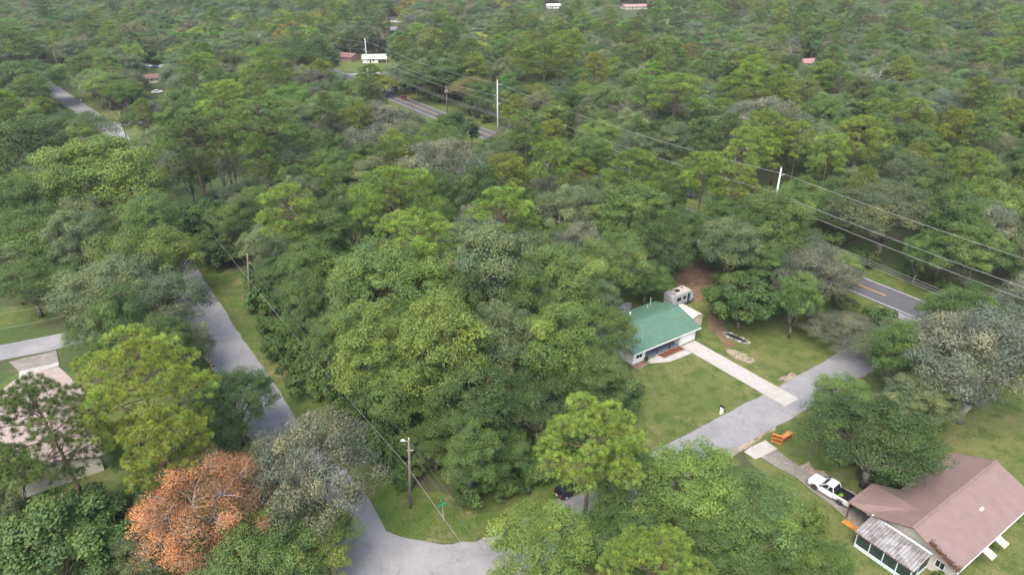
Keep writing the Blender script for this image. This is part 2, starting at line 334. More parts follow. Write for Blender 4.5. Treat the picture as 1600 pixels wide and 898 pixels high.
sheet('grass_verge', [(*(hw0 - hd*120 + H_n*3.4), 0), (*(hw0 - hd*120 + H_n*11), 0), (*(hw1 + hd*60 + H_n*10), 0), (*(hw1 + hd*60 + H_n*3.4), 0)], .012, M['verge'], jitter=.4, seed=15)
sheet('grass_verge', [(*(hw0 - hd*120 - H_n*3.4), 0), (*(hw0 - hd*120 - H_n*11), 0), (*(hw1 + hd*0 - H_n*10), 0), (*(hw1 + hd*0 - H_n*3.4), 0)], .012, M['verge'], jitter=.4, seed=16)
sheet('dirt_patch', px((1055, 455), (1062, 425), (1095, 405), (1115, 425), (1112, 455), (1085, 475)), .018, M['dirt'], jitter=.35, seed=17)
sheet('dirt_patch', px((1105, 500), (1112, 480), (1130, 500), (1150, 540), (1135, 545)), .018, M['dirt'], jitter=.3, seed=18)
sheet('gravel_patch', px((1135, 547), (1150, 546), (1180, 563), (1172, 568), (1150, 560)), .018, M['sand'], jitter=.2, sub=.6, seed=19)
sheet('gravel_patch', px((1215, 592), (1238, 582), (1245, 590), (1225, 600)), .018, M['sand'], jitter=.2, sub=.6, seed=20)
sheet('gravel_patch', px((1245, 735), (1262, 720), (1300, 750), (1345, 775), (1335, 790), (1275, 770)), .018, M['sand'], jitter=.3, sub=.8, seed=21)
# pavements of asphalt
strip('residential_street', A_line, 6.3, .024, M['street'], jitter=.08, seed=23)
strip('residential_street', B_line, 6.0, .028, M['street'], jitter=.08, seed=24)
sheet('street_junction', px((560, 900), (562, 845), (590, 825), (640, 842), (690, 850), (740, 846), (800, 827), (830, 860), (760, 960), (600, 960)), .032, M['street'], jitter=.1, seed=25)
strip('side_street', C_line, 5.6, .026, M['street'], jitter=.08, seed=26)
strip('side_street', D_line, [7, 5, 5, 5], .03, M['street'], jitter=.08, seed=27)
strip('side_street', far_line, 6, .026, M['street'], jitter=.08, seed=28)
road = strip('main_road', H_line, 8.6, .036, M['highway'], step=6)
strip('edge_line', H_line, .16, .041, M['white_line'], road, offs=3.7, step=6); strip('edge_line', H_line, .16, .041, M['white_line'], road, offs=-3.7, step=6)
for s_ in (-.16, .16): strip('centre_line', H_line[:4], .13, .041, M['yellow_line'], road, offs=s_, step=6)
bl = [at(1350, 556), at(1385, 531), at(1413, 512)]
for s_ in (-.14, .14): strip('centre_line', bl, .13, .046, M['yellow_line'], road, offs=s_)
sl = at(1400, 512)[:2]; strip('stop_line', [sl + np.array([.2, -.3]), sl + np.array([2.4, -2.6])], .5, .046, M['white_line'], road)
# drives and walks
HC = at(1086, 532)
def loc2(o, a, x, y, z=0): return np.array([o[0] + x*math.cos(a) - y*math.sin(a), o[1] + x*math.sin(a) + y*math.cos(a), z])
HL = lambda x, y: loc2(HC, HA, x, y)
drive = tag(empty('driveway', (0, 0, 0)), kind='structure')
nslab = 9
for k in range(nslab):
    y0 = -.05 - k*2.28; y1 = y0 - 2.268; dx = lambda y: -.075*(y)  # the drive drifts right towards the street
    sheet('concrete_slab', [HL(-3.5+dx(y0)*.2, y0), HL(-3.5+dx(y1)*.2, y1), HL(-.1+dx(y1)*.2, y1), HL(-.1+dx(y0)*.2, y0)], .04, M['concrete'], drive)
sheet('front_walk', [HL(-3.6, -.1), HL(-12.2, .1), HL(-11.8, -.9), HL(-9.6, -1.9), HL(-8.6, -2.4), HL(-3.6, -2.6)], .036, M['concrete'])
sheet('driveway', px((1166, 702), (1196, 690), (1250, 730), (1335, 790), (1400, 830), (1370, 850), (1310, 800), (1240, 745)), .036, M['oldconcrete'], jitter=.1)
sheet('driveway', px((1162, 706), (1196, 688), (1215, 702), (1180, 718)), .04, M['concrete'], jitter=.08)
sheet('driveway', px((14, 566), (88, 548), (92, 566), (30, 581)), .036, M['oldconcrete'], jitter=.05)
sheet('driveway', px((30, 581), (92, 566), (92, 572), (30, 590)), .038, M['concrete'])
sheet('driveway', px((29, 590), (92, 573), (130, 610), (150, 640), (0, 740), (-120, 700), (0, 612)), .03, M['paver'], jitter=.05)

# ------------------------------------------------------------------ tree prototypes
def unit(v): return v/(np.linalg.norm(v, axis=-1, keepdims=True)+1e-9)
def leaves(P, Nrm, L, W, r, tint, droop=0):
    """rhombic leaf sprays at P facing Nrm"""
    n = len(P); a = unit(np.cross(Nrm, r.normal(size=(n, 3)))); a[:, 2] -= droop; a = unit(a); b = unit(np.cross(Nrm, a))
    l = (L*r.uniform(.65, 1.35, (n, 1))); w = (W*r.uniform(.7, 1.3, (n, 1)))
    V = np.stack([P - a*l*.5, P + b*w*.5 - a*l*.05, P + a*l*.5, P - b*w*.5 - a*l*.05], 1).reshape(-1, 3)
    return V, np.arange(4*n).reshape(n, 4), np.repeat(tint, 4, 0)
def spread_pts(n, r, fn, dmin, tries=30):
    out = []
    for _ in range(n*tries):
        p = fn()
        if all((p[0]-q[0])**2+(p[1]-q[1])**2+(p[2]-q[2])**2 > dmin*dmin for q in out): out.append(p)
        if len(out) >= n: break
    return np.array(out)
def bend(p, q, r, k=.12, n=4):
    p, q = np.array(p, float), np.array(q, float); d = np.linalg.norm(q-p); o = r.normal(0, k*d, 3); o[2] = abs(o[2])*.7
    return [p + (q-p)*t + o*math.sin(math.pi*t) for t in np.linspace(0, 1, n)]

def proto_oak(seed, R=6, top=14, base=4, n=46, subs=9, per=118, L=.21, W=.105, hang=0, twig=.5, clump=1.75, flat=.8, mat='leaf', bark='bark_oak', outl=1.0, low=-.35, tw_r=.016, hv=.05, cv=.13):
    r = np.random.default_rng(seed); cz = (top+base)/2; hz = (top-base)/2
    lob = r.uniform(.72, 1.12, 7); ph = r.uniform(0, 6.28)
    def samp():
        d = unit(r.normal(size=3)); d[2] = d[2] if d[2] > low else -d[2]*.6
        th = (math.atan2(d[1], d[0])+ph) % 6.283; k = th/6.283*7; i = int(k); f = k-i; lo = lob[i % 7]*(1-f)+lob[(i+1) % 7]*f
        s = r.uniform(.35, 1)**.45
        return np.array([d[0]*s*(R-clump*.6)*lo, d[1]*s*(R-clump*.6)*lo, cz + d[2]*s*(hz-clump*.5)])
    C = spread_pts(n, r, samp, clump*1.05)
    Ps, Ns, Ts = [], [], []; tw = MB(); fork = np.array([r.normal(0, .3), r.normal(0, .3), base*.75+.3])
    tr_r = .05*R
    tw.tube([(0, 0, -.3), (r.normal(0, .08), r.normal(0, .08), fork[2]*.5), fork], [tr_r*1.35, tr_r, tr_r*.9], 8)
    K = 7; ang = np.arctan2(C[:, 1], C[:, 0]); ks = ((ang+math.pi)/6.2832*K).astype(int) % K
    for k in range(K):
        idx = np.where(ks == k)[0]
        if len(idx) == 0: continue
        c = C[idx].mean(0); mid = fork*.4 + c*.6; mid[2] -= .6
        tw.tube(bend(fork, mid, r, .1, 5), list(np.linspace(tr_r*.55, tr_r*.28, 5)), 6)
        for i in idx: tw.tube(bend(mid, C[i], r, .12, 4), list(np.linspace(tr_r*.24, .035, 4)), 4, False)
    for c in C:
        cr = clump*r.uniform(.75, 1.25); ct = r.normal(0, cv)
        out = unit(c - np.array([0, 0, cz-hz*.5]))
        sd_ = unit(r.normal(size=(subs, 3)) + out*.75 + np.array([0, 0, .35])); S = c + sd_*cr*np.array([1, 1, flat])*r.uniform(.55, 1.0, (subs, 1))
        for j, s in enumerate(S):
            m = int(per*r.uniform(.7, 1.3)); g_ = unit(r.normal(size=(m, 3)) + np.array([0, 0, .35])); q = s + g_*(r.uniform(.35, 1.08, (m, 1))**.45)*cr*r.uniform(.38, .54)*np.array([1, 1, .8]) + r.normal(0, .05, (m, 3))
            if hang: q[:, 2] -= r.exponential(hang, m)
            nn = unit(unit(q-s)*.7 + unit(q-c)*.3 + np.array([0, 0, .35]) + r.normal(0, .42, (m, 3)))
            Ps.append(q); Ns.append(nn); st = r.normal(0, .09)
            b = np.exp(ct + st + r.normal(0, .16, m)); h = r.normal(0, hv, m) + ct*.35 + r.normal(0, hv)
            Ts.append(np.stack([b*(1+h), b, b*(1-h)], 1))
            if r.random() < twig:
                e = s + unit(s-c)*cr*r.uniform(.1, .4); tw.tube(bend(c, e, r, .15, 3), [tw_r*1.8, tw_r*1.3, tw_r*.6], 3, False)
    P = np.vstack(Ps); V, F, T = leaves(P, np.vstack(Ns), L, W, r, np.vstack(Ts), .5 if hang else 0)
    crown = npmesh('crown', V, F, M[mat], T)
    trunk = tw.build('trunk', M[bark], smooth=True); tm = trunk.data; bpy.data.objects.remove(trunk)
    return crown, tm, dict(R=R, zc=cz, top=top)

def proto_pine(seed, R=4.6, top=21.5, base=13.6, nb=22, tufts=22, per=76, nl=.36, nw=.036, pad=1.5, gap=.58, bark='bark_pine'):
    r = np.random.default_rng(seed); tw = MB(); hz = top-base
    lean = r.normal(0, .5, 2); tp = lambda z: np.array([lean[0]*(z/top)**2, lean[1]*(z/top)**2, z])
    zs = np.linspace(-.3, top-.6, 9); tw.tube([tp(z) for z in zs], list(np.linspace(.3, .06, 9)*(R/4.6)**.5), 8)
    TP, TD, TC = [], [], []
    for b in range(nb):
        f = (b+r.uniform(0, .9))/nb; z = base + hz*f*.9
        env = R*math.sqrt(max(.06, 1-((f-.28)/.76)**2))
        a = b*2.399 + r.normal(0, .3); pr_ = pad*r.uniform(.75, 1.2); ln = max(.4, (env-pr_*.7)*r.uniform(.55 if b % 3 == 0 else .8, 1.05))
        p0 = tp(z-ln*.15); e = p0 + np.array([math.cos(a)*ln, math.sin(a)*ln, ln*(.1+.5*f)*r.uniform(.5, 1.0)])
        tw.tube(bend(p0, e, r, .1, 5), [.085, .07, .055, .042, .03], 5, False)
        bt = r.normal(0, .1); k = 0; mine = []
        for _ in range(tufts*6):
            d = unit(r.normal(size=3)); d[2] = abs(d[2])*1.0-.12; rr = pr_*r.uniform(.55, 1.0)**.5
            q = e + d*rr*np.array([1, 1, .62])
            if mine and ((np.array(mine)-q)**2).sum(1).min() < gap*gap: continue
            mine.append(q); k += 1
            if k % 2: tw.tube([e - np.array([0, 0, .1]), q - np.array([0, 0, .12])], [.024, .014], 3, False)
            TP.append(q); TD.append(unit(d*.7 + np.array([0, 0, .9]) + r.normal(0, .2, 3))); TC.append(bt + r.normal(0, .2))
            if k >= tufts: break
    for k in range(10):      # crown tip
        q = tp(top-.5) + np.array([r.normal(0, .7), r.normal(0, .7), r.normal(0, .35)]); TP.append(q); TD.append(unit(np.array([r.normal(0, .3), r.normal(0, .3), 1]))); TC.append(r.normal(0, .1))
    TP, TD, TC = np.array(TP), np.array(TD), np.array(TC); n = len(TP)
    # needles: thin blades radiating from the tuft, most of them up and out
    c = np.repeat(TP, per, 0); d = np.repeat(TD, per, 0); m = n*per
    dirs = unit(unit(r.normal(size=(m, 3))) + d*.5); ln = nl*r.uniform(.75, 1.2, (m, 1)); side = unit(np.cross(dirs, r.normal(size=(m, 3))))
    root = c + dirs*.05 - d*.1
    V = np.stack([root - side*nw*.35, root + side*nw*.35, root + dirs*ln*.75 + side*nw*.5, root + dirs*ln, root + dirs*ln*.75 - side*nw*.5], 1)[:, [0, 1, 2, 4]]
    V[:, 2] = root + dirs*ln + side*nw*.3; V[:, 3] = root + dirs*ln - side*nw*.3
    bt = np.exp(np.repeat(TC, per) + r.normal(0, .12, m)); hh = np.repeat(r.normal(0, .06, n), per)
    # older needles at the tuft's base are browner
    up = (dirs*d).sum(1); old = np.clip(.35-up, 0, 1)*.5
    T = np.stack([bt*(1+hh+old*.35), bt*(1-old*.12), bt*(1-hh)], 1)
    crown = npmesh('crown', V.reshape(-1, 3), np.arange(4*m).reshape(m, 4), M['needle'], np.repeat(T, 4, 0))
    tk = tw.build('trunk', M[bark], smooth=True); tm = tk.data; bpy.data.objects.remove(tk)
    return crown, tm, dict(R=R, zc=base+hz*.52, top=top)

def proto_dead(seed, top=13, R=4, bark='dead', depth_=4):
    r = np.random.default_rng(seed); tw = MB(); cr = MB()
    def grow(p, d, ln, rad, lev):
        q = p + d*ln; (tw if lev == 0 else cr).tube(bend(p, q, r, .1, 4), list(np.linspace(rad, rad*.6, 4)), 7 if lev == 0 else 4, lev == 0)
        if lev >= depth_: return
        for k in range(3 if lev else 6):
            t = r.uniform(.45, 1) if lev == 0 else r.uniform(.5, 1)
            nd = unit(d*.55 + unit(r.normal(size=3))*.85 + np.array([0, 0, .22])); grow(p+(q-p)*t, nd, ln*r.uniform(.45, .72) if lev else ln*r.uniform(.3, .55), rad*.5, lev+1)
    grow(np.array([0, 0, -.2]), unit(np.array([r.normal(0, .1), r.normal(0, .1), 1])), top*.66, .2, 0)
    o = tw.build('trunk', M[bark], smooth=True); a = o.data; bpy.data.objects.remove(o)
    o = cr.build('branches', M[bark], smooth=True); b = o.data; bpy.data.objects.remove(o)
    return b, a, dict(R=R, zc=top*.7, top=top)

PROTO = {}
PROTO['oak'] = [proto_oak(s, n=nn, base=bb, top=tt, clump=cl) for s, nn, bb, tt, cl in ((1, 50, 4, 14, 1.7), (2, 44, 3.6, 13.5, 1.85), (3, 56, 4.2, 14.5, 1.6), (4, 40, 4, 14, 2.0), (5, 52, 3.2, 13.5, 1.7))]
PROTO['tall'] = [proto_oak(s, R=4.8, n=50, base=4, top=17, clump=1.6) for s in (11, 12, 13)]
PROTO['mossy'] = [proto_oak(s, n=44, subs=8, per=116, L=.24, W=.095, hang=.14, twig=.7, clump=1.9, base=3.5, bark='bark_pale', tw_r=.018) for s in (21, 22, 23)]
PROTO['moss'] = [proto_oak(s, n=46, subs=8, per=150, L=.27, W=.075, hang=.26, twig=1, clump=1.8, base=3, bark='bark_pale', tw_r=.022) for s in (31, 32)]
PROTO['pine'] = [proto_pine(s, nb=nb, pad=pd) for s, nb, pd in ((41, 20, 1.5), (42, 26, 1.35), (43, 18, 1.6), (44, 24, 1.4))]
PROTO['tallpine'] = [proto_pine(s, R=4.2, base=12, nb=26, tufts=22, pad=1.3) for s in (51, 52)]
PROTO['bigpine'] = [proto_pine(s, R=7.2, top=22, base=12.6, nb=nb, tufts=30, per=84, pad=2.1, gap=.66, nl=.4, nw=.034) for s, nb in ((55, 29), (56, 25))]
PROTO['orange'] = [proto_oak(61, R=6, n=42, subs=8, per=130, L=.15, W=.08, hv=.1, cv=.24, twig=1, clump=1.7, base=2.5, top=13, mat='dryleaf', bark='dead', tw_r=.03)]
PROTO['bush'] = [proto_oak(s, R=2.2, n=13, subs=8, per=80, L=.28, W=.18, clump=1.1, base=.1, top=2.8, twig=.15, low=-.05) for s in (71, 72, 73)]
PROTO['lush'] = [proto_oak(s, R=4.2, n=36, subs=8, per=110, L=.28, W=.16, clump=1.5, base=1, top=9, twig=.15) for s in (81, 82)]
PROTO['dead'] = [proto_dead(s) for s in (91, 92)]
NAME = dict(oak='oak_tree', tall='oak_tree', mossy='mossy_oak', moss='moss_draped_tree', pine='pine_tree', bigpine='pine_tree', tallpine='pine_tree', orange='dead_leafed_tree', bush='shrub', lush='broadleaf_tree', dead='bare_tree')
CATS = dict(oak='oak tree', tall='oak tree', mossy='mossy oak', moss='mossy tree', pine='pine tree', bigpine='pine tree', tallpine='pine tree', orange='dead tree', bush='shrub', lush='leafy tree', dead='bare tree')
PAL = dict(Y=(.132, .195, .042), M=(.104, .165, .042), D=(.076, .124, .035), G=(.128, .166, .072), GG=(.155, .175, .105), P=(.155, .232, .038), PY=(.185, .24, .036), PG=(.105, .17, .042), S=(.155, .172, .11), O=(.27, .15, .07), L=(.075, .128, .034), B=(.07, .118, .032), A=(.2, .215, .04), W=(.3, .28, .25))
SEG = []
for ln, w in ((A_line, 4.5), (B_line, 4.5), (H_line[:3], 3.2), (H_line[2:], 7.0), (C_line, 4.2), (D_line, 4), (far_line, 2.5)):
    for a, b in zip(ln[:-1], ln[1:]): SEG.append((np.array(a[:2]), np.array(b[:2]), w))
def onroad(x, y, extra=0):
    p = np.array([x, y])
    for a, b, w in SEG:
        t = np.clip(np.dot(p-a, b-a)/np.dot(b-a, b-a), 0, 1)
        if np.linalg.norm(p-(a+(b-a)*t)) < w+extra: return True
    return False
def off_road(p):
    """a trunk stands beside the street, never on it"""
    p = np.array(p, float)
    for _ in range(3):
        for a, b, w in SEG:
            t = np.clip(np.dot(p[:2]-a, b-a)/np.dot(b-a, b-a), 0, 1); c = a+(b-a)*t; d = np.linalg.norm(p[:2]-c); m = min(w, 3.5)
            if d < m: p[:2] = c + (p[:2]-c)/(d+1e-6)*(m+.1)
    return p
cnt = {}
TREES = []     # x, y, R for spacing
def plant(kind, col, pos, s, sz, label, group=None, rz=None, idx=None):
    k = cnt[kind] = cnt.get(kind, -1)+1; pr = PROTO[kind]; cr, tk, inf = pr[(k if idx is None else idx) % len(pr)]
    rz = rng.uniform(0, 6.283) if rz is None else rz
    e = empty(NAME[kind], (pos[0], pos[1], 0), rz, label, CATS[kind], group); e.scale = (s, s, sz)
    t = bpy.data.objects.new('trunk', tk); COL.objects.link(t); t.parent = e
    c = bpy.data.objects.new('branches' if kind == 'dead' else 'crown', cr); COL.objects.link(c); c.parent = e
    cc = np.array(PAL[col] if isinstance(col, str) else col)*rng.uniform(.92, 1.08); c.color = (*cc, 1)
    TREES.append((pos[0], pos[1], s*inf['R'], sz*inf['zc'], kind))
    return e
def hero(kind, col, u, v, w, label, hf=1.0, group=None, idx=None):
    """tree whose crown centre shows at u, v and whose crown is w pixels wide"""
    k = cnt.get(kind, -1)+1; inf = PROTO[kind][(k if idx is None else idx) % len(PROTO[kind])][2]; best = None
    for mul in (1, .93, 1.07, .86, 1.14, .78, 1.22, .7, 1.3, .6, .5):      # a height whose foot is clear of the street
        sz = hf*mul
        for _ in range(4):
            p = at(u, v, inf['zc']*sz); s = w*depth(p)/FPX/2/inf['R']; sz = hf*mul*(s**.55 if kind not in ('bush', 'pine', 'tallpine', 'bigpine') else s**.3)
        if best is None: best = (p, s, sz)
        if not onroad(p[0], p[1], -.9): best = (p, s, sz); break
    p, s, sz = best
    return plant(kind, col, off_road(p), s, sz, label, group, None, idx)

# ------------------------------------------------------------------ the trees one can tell apart
H_ = hero
# foreground, left
H_('bigpine', 'PY', 215, 590, 235, 'big yellow-green pine with broad crown over the tan roofed house', idx=1)
H_('bigpine', 'PG', 85, 655, 185, 'grey-green pine partly covering the paver driveway', idx=0)
H_('pine', 'PY', 258, 690, 135, 'small yellow pine crown beside the orange dead-leafed tree', .85, idx=2)
H_('orange', 'O', 325, 805, 222, 'large tree with dead orange leaves in the lower left')
H_('lush', 'B', 95, 850, 190, 'dense lush green tree in the bottom left corner', 1.0)
H_('lush', 'L', 190, 830, 130, 'leafy dark green tree left of the orange dead-leafed tree', .9)
H_('lush', 'Y', 15, 745, 85, 'bright leafy tree at the left edge before the tan roofed house', 1.2)
H_('lush', 'B', 20, 880, 110, 'low leafy tree cut by the bottom left frame edge', .8)
H_('oak', 'M', 395, 885, 200, 'green oak at the bottom edge below the orange tree', .8)
H_('oak', 'Y', 500, 850, 140, 'yellow-green oak beside the street junction at the bottom', .7)
H_('mossy', 'GG', 505, 735, 205, 'grey mossy oak leaning over the bend of the left street', 1.15, idx=0)
H_('mossy', 'G', 455, 800, 150, 'dark mossy oak between the orange tree and the junction', .8)
H_('oak', 'D', 365, 630, 140, 'dark olive oak overhanging the left street from its near side', .75)
H_('oak', 'D', 325, 700, 110, 'dark oak behind the orange dead-leafed tree', .8)
H_('oak', 'G', 170, 455, 200, 'wide grey-green oak above the side street on the left', .8, idx=1)
H_('mossy', 'G', 258, 478, 165, 'twiggy grey oak touching the left street where the side street ends', .85, idx=1)
H_('oak', 'D', 145, 520, 90, 'low dark oak at the corner of the side street', .6)
H_('oak', 'D', 45, 440, 130, 'shady dark oak above the side street at the left edge', .75)
H_('oak', 'Y', 215, 405, 160, 'yellow-green oak with pale twigs beside the narrow verge', .9, idx=3)
H_('oak', 'M', 60, 370, 150, 'mid-green oak at the left edge below the wide oak', .9)
H_('oak', 'Y', 155, 275, 200, 'wide yellow-green oak right of the dark oak on the left', 1.0, idx=0)
H_('oak', 'Y', 40, 310, 120, 'yellowish oak crown at the left edge, halfway up', .9)
H_('mossy', 'G', 130, 350, 120, 'grey mossy oak in the middle of the left wood', .9)
H_('oak', 'M', 215, 310, 130, 'green oak hanging over the left street near the narrow verge', .9)
H_('oak', 'D', 30, 235, 150, 'dark green oak at the left edge below the far junction', 1.0)
H_('oak', 'D', 105, 205, 130, 'dark oak hiding the near side of the far junction', .75)
H_('oak', 'D', 40, 125, 120, 'dark spreading oak left of the far street', .8)
H_('oak', 'Y', 20, 165, 80, 'pale limbed oak at the left edge beside the far junction', .8)
H_('pine', 'PG', 22, 60, 90, 'tall pine in the upper left corner')
H_('oak', 'Y', 258, 412, 115, 'yellow-green oak reaching over the left street below the narrow verge', .75, idx=2)
H_('oak', 'M', 232, 350, 110, 'mid-green oak shading the left street beside the narrow verge', .8)
H_('oak', 'G', 205, 262, 90, 'grey-green oak shading the street just below the far junction', .8)
# behind the left street
H_('mossy', 'GG', 195, 130, 80, 'pale grey oak on the far junction lawn', .75)
H_('oak', 'D', 235, 185, 85, 'dark oak at the right of the far junction', .8)
H_('pine', 'PG', 300, 215, 110, 'pine with drooping tiers right of the far junction', idx=0)
H_('pine', 'PG', 410, 185, 140, 'broad round pine in the upper left wood', idx=1)
H_('pine', 'P', 345, 150, 90, 'pine behind the broad round pine of the upper left', idx=3)
H_('lush', 'B', 320, 345, 100, 'lush rounded vine-covered tree beside the grass strip', .75)
H_('lush', 'B', 335, 385, 80, 'low vine-covered tree where the grass strip widens', .7)
H_('mossy', 'G', 425, 255, 125, 'grey-brown twiggy oak behind the lone tall pine', 1.0)
H_('dead', 'W', 360, 290, 60, 'pale bare snag left of the lone tall pine', .8)
H_('tall', 'M', 385, 345, 85, 'slim green oak left of the lone tall pine', .8)
H_('pine', 'P', 450, 325, 105, 'lone tall pine with bare trunk above the roadside undergrowth', 1.0, idx=0)
H_('tall', 'M', 505, 385, 115, 'green oak below and right of the lone tall pine', .9)
H_('oak', 'D', 440, 430, 90, 'vine-clad dark oak at the foot of the lone tall pine', .65)
H_('bigpine', 'P', 612, 300, 155, 'spreading pine with several crown tiers near the middle of the wood', 1.05, idx=2)
H_('pine', 'P', 655, 368, 135, 'bright flat-topped pine below the spreading pine', .9, idx=3)
H_('pine', 'P', 785, 332, 122, 'round dome-shaped pine at the centre of the photo', 1.0, idx=1)
H_('tall', 'D', 545, 340, 90, 'dark oak between the two middle pines', .9)
H_('mossy', 'GG', 690, 262, 140, 'grey-green soft oak behind the spreading pine', 1.0)
H_('mossy', 'GG', 590, 232, 120, 'grey twiggy oak behind the spreading pine, on its left', .9)
H_('oak', 'M', 520, 270, 110, 'green oak left of the spreading pine', .95)
H_('lush', 'L', 705, 207, 88, 'glossy dark green tree at the near edge of the main road', .9)
H_('mossy', 'GG', 815, 207, 90, 'grey rounded oak right of the middle steel pole', .8)
H_('pine', 'PY', 790, 262, 75, 'yellowish pine below the middle steel pole', .85)
H_('mossy', 'GG', 600, 190, 120, 'wide grey oak just before the red car', .75)
H_('oak', 'M', 525, 175, 110, 'green oak left of the wide grey oak before the red car', .8)
H_('oak', 'D', 480, 85, 95, 'big dark oak left of the white roofed far house', 1.1)
H_('lush', 'A', 600, 132, 55, 'small yellow-green tree at the corner before the blue vehicle', .6)
H_('oak', 'M', 568, 140, 60, 'green oak at the near corner of the far street', .8)
H_('oak', 'Y', 500, 128, 70, 'yellow-green oak below the big dark oak near the far houses', .75)
H_('oak', 'G', 640, 190, 55, 'grey-green oak below the red car on the near verge', .6)
# the wooded lot in the middle
H_('oak', 'M', 590, 455, 175, 'green oak at the left of the wooded lot', 1.2, idx=2)
H_('tall', 'Y', 575, 545, 150, 'yellow-green oak above the utility pole in the wooded lot', .95)
H_('oak', 'Y', 690, 470, 170, 'pale green oak at the top of the wooded lot', 1.15, idx=0)
H_('tall', 'Y', 690, 560, 150, 'mottled yellow-green oak in the middle of the lot', 1.15)
H_('tall', 'G', 775, 445, 150, 'grey-green oak below the dome-shaped pine', 1.2)
H_('oak', 'M', 860, 445, 165, 'dark leafy oak behind the green roofed house, on the left', 1.05)
H_('oak', 'G', 785, 545, 140, 'grey-green oak at the heart of the wooded lot', 1.25)
H_('tall', 'Y', 870, 545, 140, 'tall green oak left of the green roofed house', 1.0)
H_('oak', 'M', 945, 520, 115, 'oak hanging over the left end of the green roof', .85)
H_('tall', 'D', 935, 600, 110, 'dark oak at the left edge of the green house lawn', .75)
H_('oak', 'M', 630, 610, 140, 'oak above the roadside shrubs near the utility pole', .85)
H_('tall', 'D', 735, 650, 150, 'shaded dark oak at the front of the wooded lot', .8)
H_('oak', 'D', 840, 630, 150, 'deep green oak behind the bright front pine', .85)
H_('oak', 'D', 680, 695, 110, 'low dark oak behind the street name sign', .6)
H_('oak', 'D', 775, 705, 120, 'dark low oak over the shrubs at the front of the lot', .6)
H_('bigpine', 'P', 922, 682, 175, 'bright pine with dense tufts in front of the green house lawn', .8, idx=1)
H_('dead', 'W', 668, 445, 60, 'bare pale limbs sticking out of the top of the wooded lot', 1.2)
H_('dead', 'W', 615, 515, 45, 'bare pale limbs between the left oaks of the wooded lot', 1.05)
H_('dead', 'W', 745, 515, 55, 'bare pale twigs rising at the middle of the wooded lot', 1.2)
H_('dead', 'W', 835, 585, 45, 'bare pale twigs above the bright front pine', 1.1)
H_('tall', 'M', 725, 500, 95, 'slim green oak between the lighter crowns of the wooded lot', 1.3)
H_('tall', 'Y', 625, 560, 90, 'slim yellow-green oak left of the mottled one in the lot', 1.2)
H_('tall', 'M', 820, 490, 90, 'slim green oak right of the centre of the wooded lot', 1.25)
H_('mossy', 'G', 900, 330, 120, 'grey oak left of the highway pines', 1.0)
H_('mossy', 'GG', 905, 390, 110, 'thin grey twiggy oak behind the wooded lot', .9)
H_('pine', 'P', 990, 262, 95, 'round bright pine near the wires, left of the pine pair', .95, idx=1)
H_('pine', 'P', 1100, 262, 80, 'left one of the pine pair beside the wires', .95, idx=3)
H_('pine', 'P', 1150, 283, 75, 'right one of the pine pair beside the wires', .9, idx=0)
H_('oak', 'Y', 1065, 290, 90, 'yellowish oak between the round pine and the pine pair', .95)
H_('oak', 'M', 985, 335, 130, 'green oak below the round bright pine', 1.0)
H_('oak', 'M', 960, 410, 120, 'tall green oak behind the green roof', .95)
H_('oak', 'D', 1025, 385, 120, 'dark oak left of the dirt yard behind the green house', .85)
H_('oak', 'D', 1010, 435, 80, 'low dark oak beside the parked camper trailer', .7)
H_('oak', 'D', 1140, 350, 120, 'dark oak near the right steel pole, on its left', .85)
H_('mossy', 'GG', 1185, 195, 150, 'pale grey twiggy oak beyond the wires', .95)
H_('dead', 'W', 1145, 230, 70, 'leaning bare grey tree beyond the wires', .9)
H_('oak', 'M', 1207, 352, 135, 'green oak around the foot of the right steel pole', 1.05)
H_('lush', 'L', 1115, 395, 75, 'fresh green tree behind the dirt yard', .75)
H_('lush', 'L', 1160, 470, 110, 'bright vine-covered tree right of the camper trailer', .9)
H_('mossy', 'GG', 1275, 435, 150, 'grey leaning oak beside the main road above the lawn', .75, idx=2)
H_('oak', 'G', 1248, 392, 115, 'grey-green oak hiding the main road right of the right steel pole', .7)
H_('oak', 'M', 1302, 415, 85, 'small green oak at the main road above the leaning grey oak', .65)
H_('mossy', 'GG', 1325, 515, 130, 'grey-green oak arching over the street near the main road', .6, idx=0)
H_('mossy', 'G', 1420, 545, 140, 'grey oak at the corner of the street and main road', .65)
H_('oak', 'M', 1315, 620, 100, 'leafy oak edge reaching over the near side of the street', .6)
H_('oak', 'D', 1370, 690, 215, 'big rounded dark green oak beside the white pickup', .7, idx=1)
H_('oak', 'G', 1440, 625, 120, 'oak behind the big rounded oak, towards the main road', .7)
H_('moss', 'S', 1535, 560, 235, 'large pale tree draped in grey moss at the right edge', .95)
H_('moss', 'S', 1600, 490, 130, 'pale mossy tree cut by the right frame edge', .9)
H_('mossy', 'GG', 1525, 355, 150, 'grey rounded oak near the right edge under the wires', .8)
H_('oak', 'G', 1390, 335, 170, 'wide grey-green oak under the wires right of the right steel pole', .8)
H_('oak', 'Y', 1560, 330, 120, 'yellow-green oak at the right edge above the wires', .95)
H_('pine', 'PY', 1345, 210, 85, 'yellowish pine standing out of the wood on the right', 1.0)
H_('dead', 'W', 1360, 120, 75, 'pale grey bare tree in the wood on the upper right')
H_('dead', 'W', 1240, 85, 50, 'grey bare tree next to the tan roof in the upper right wood')
H_('pine', 'P', 1055, 140, 95, 'bright rounded pine standing before the wood beyond the road', 1.0)
H_('pine', 'P', 850, 85, 100, 'yellow-green pine above the wires in the upper middle')
H_('oak', 'D', 690, 118, 100, 'dark oak over the far bend of the main road', .8)
H_('lush', 'B', 640, 105, 40, 'small round tree right of the white roofed far house', .8)
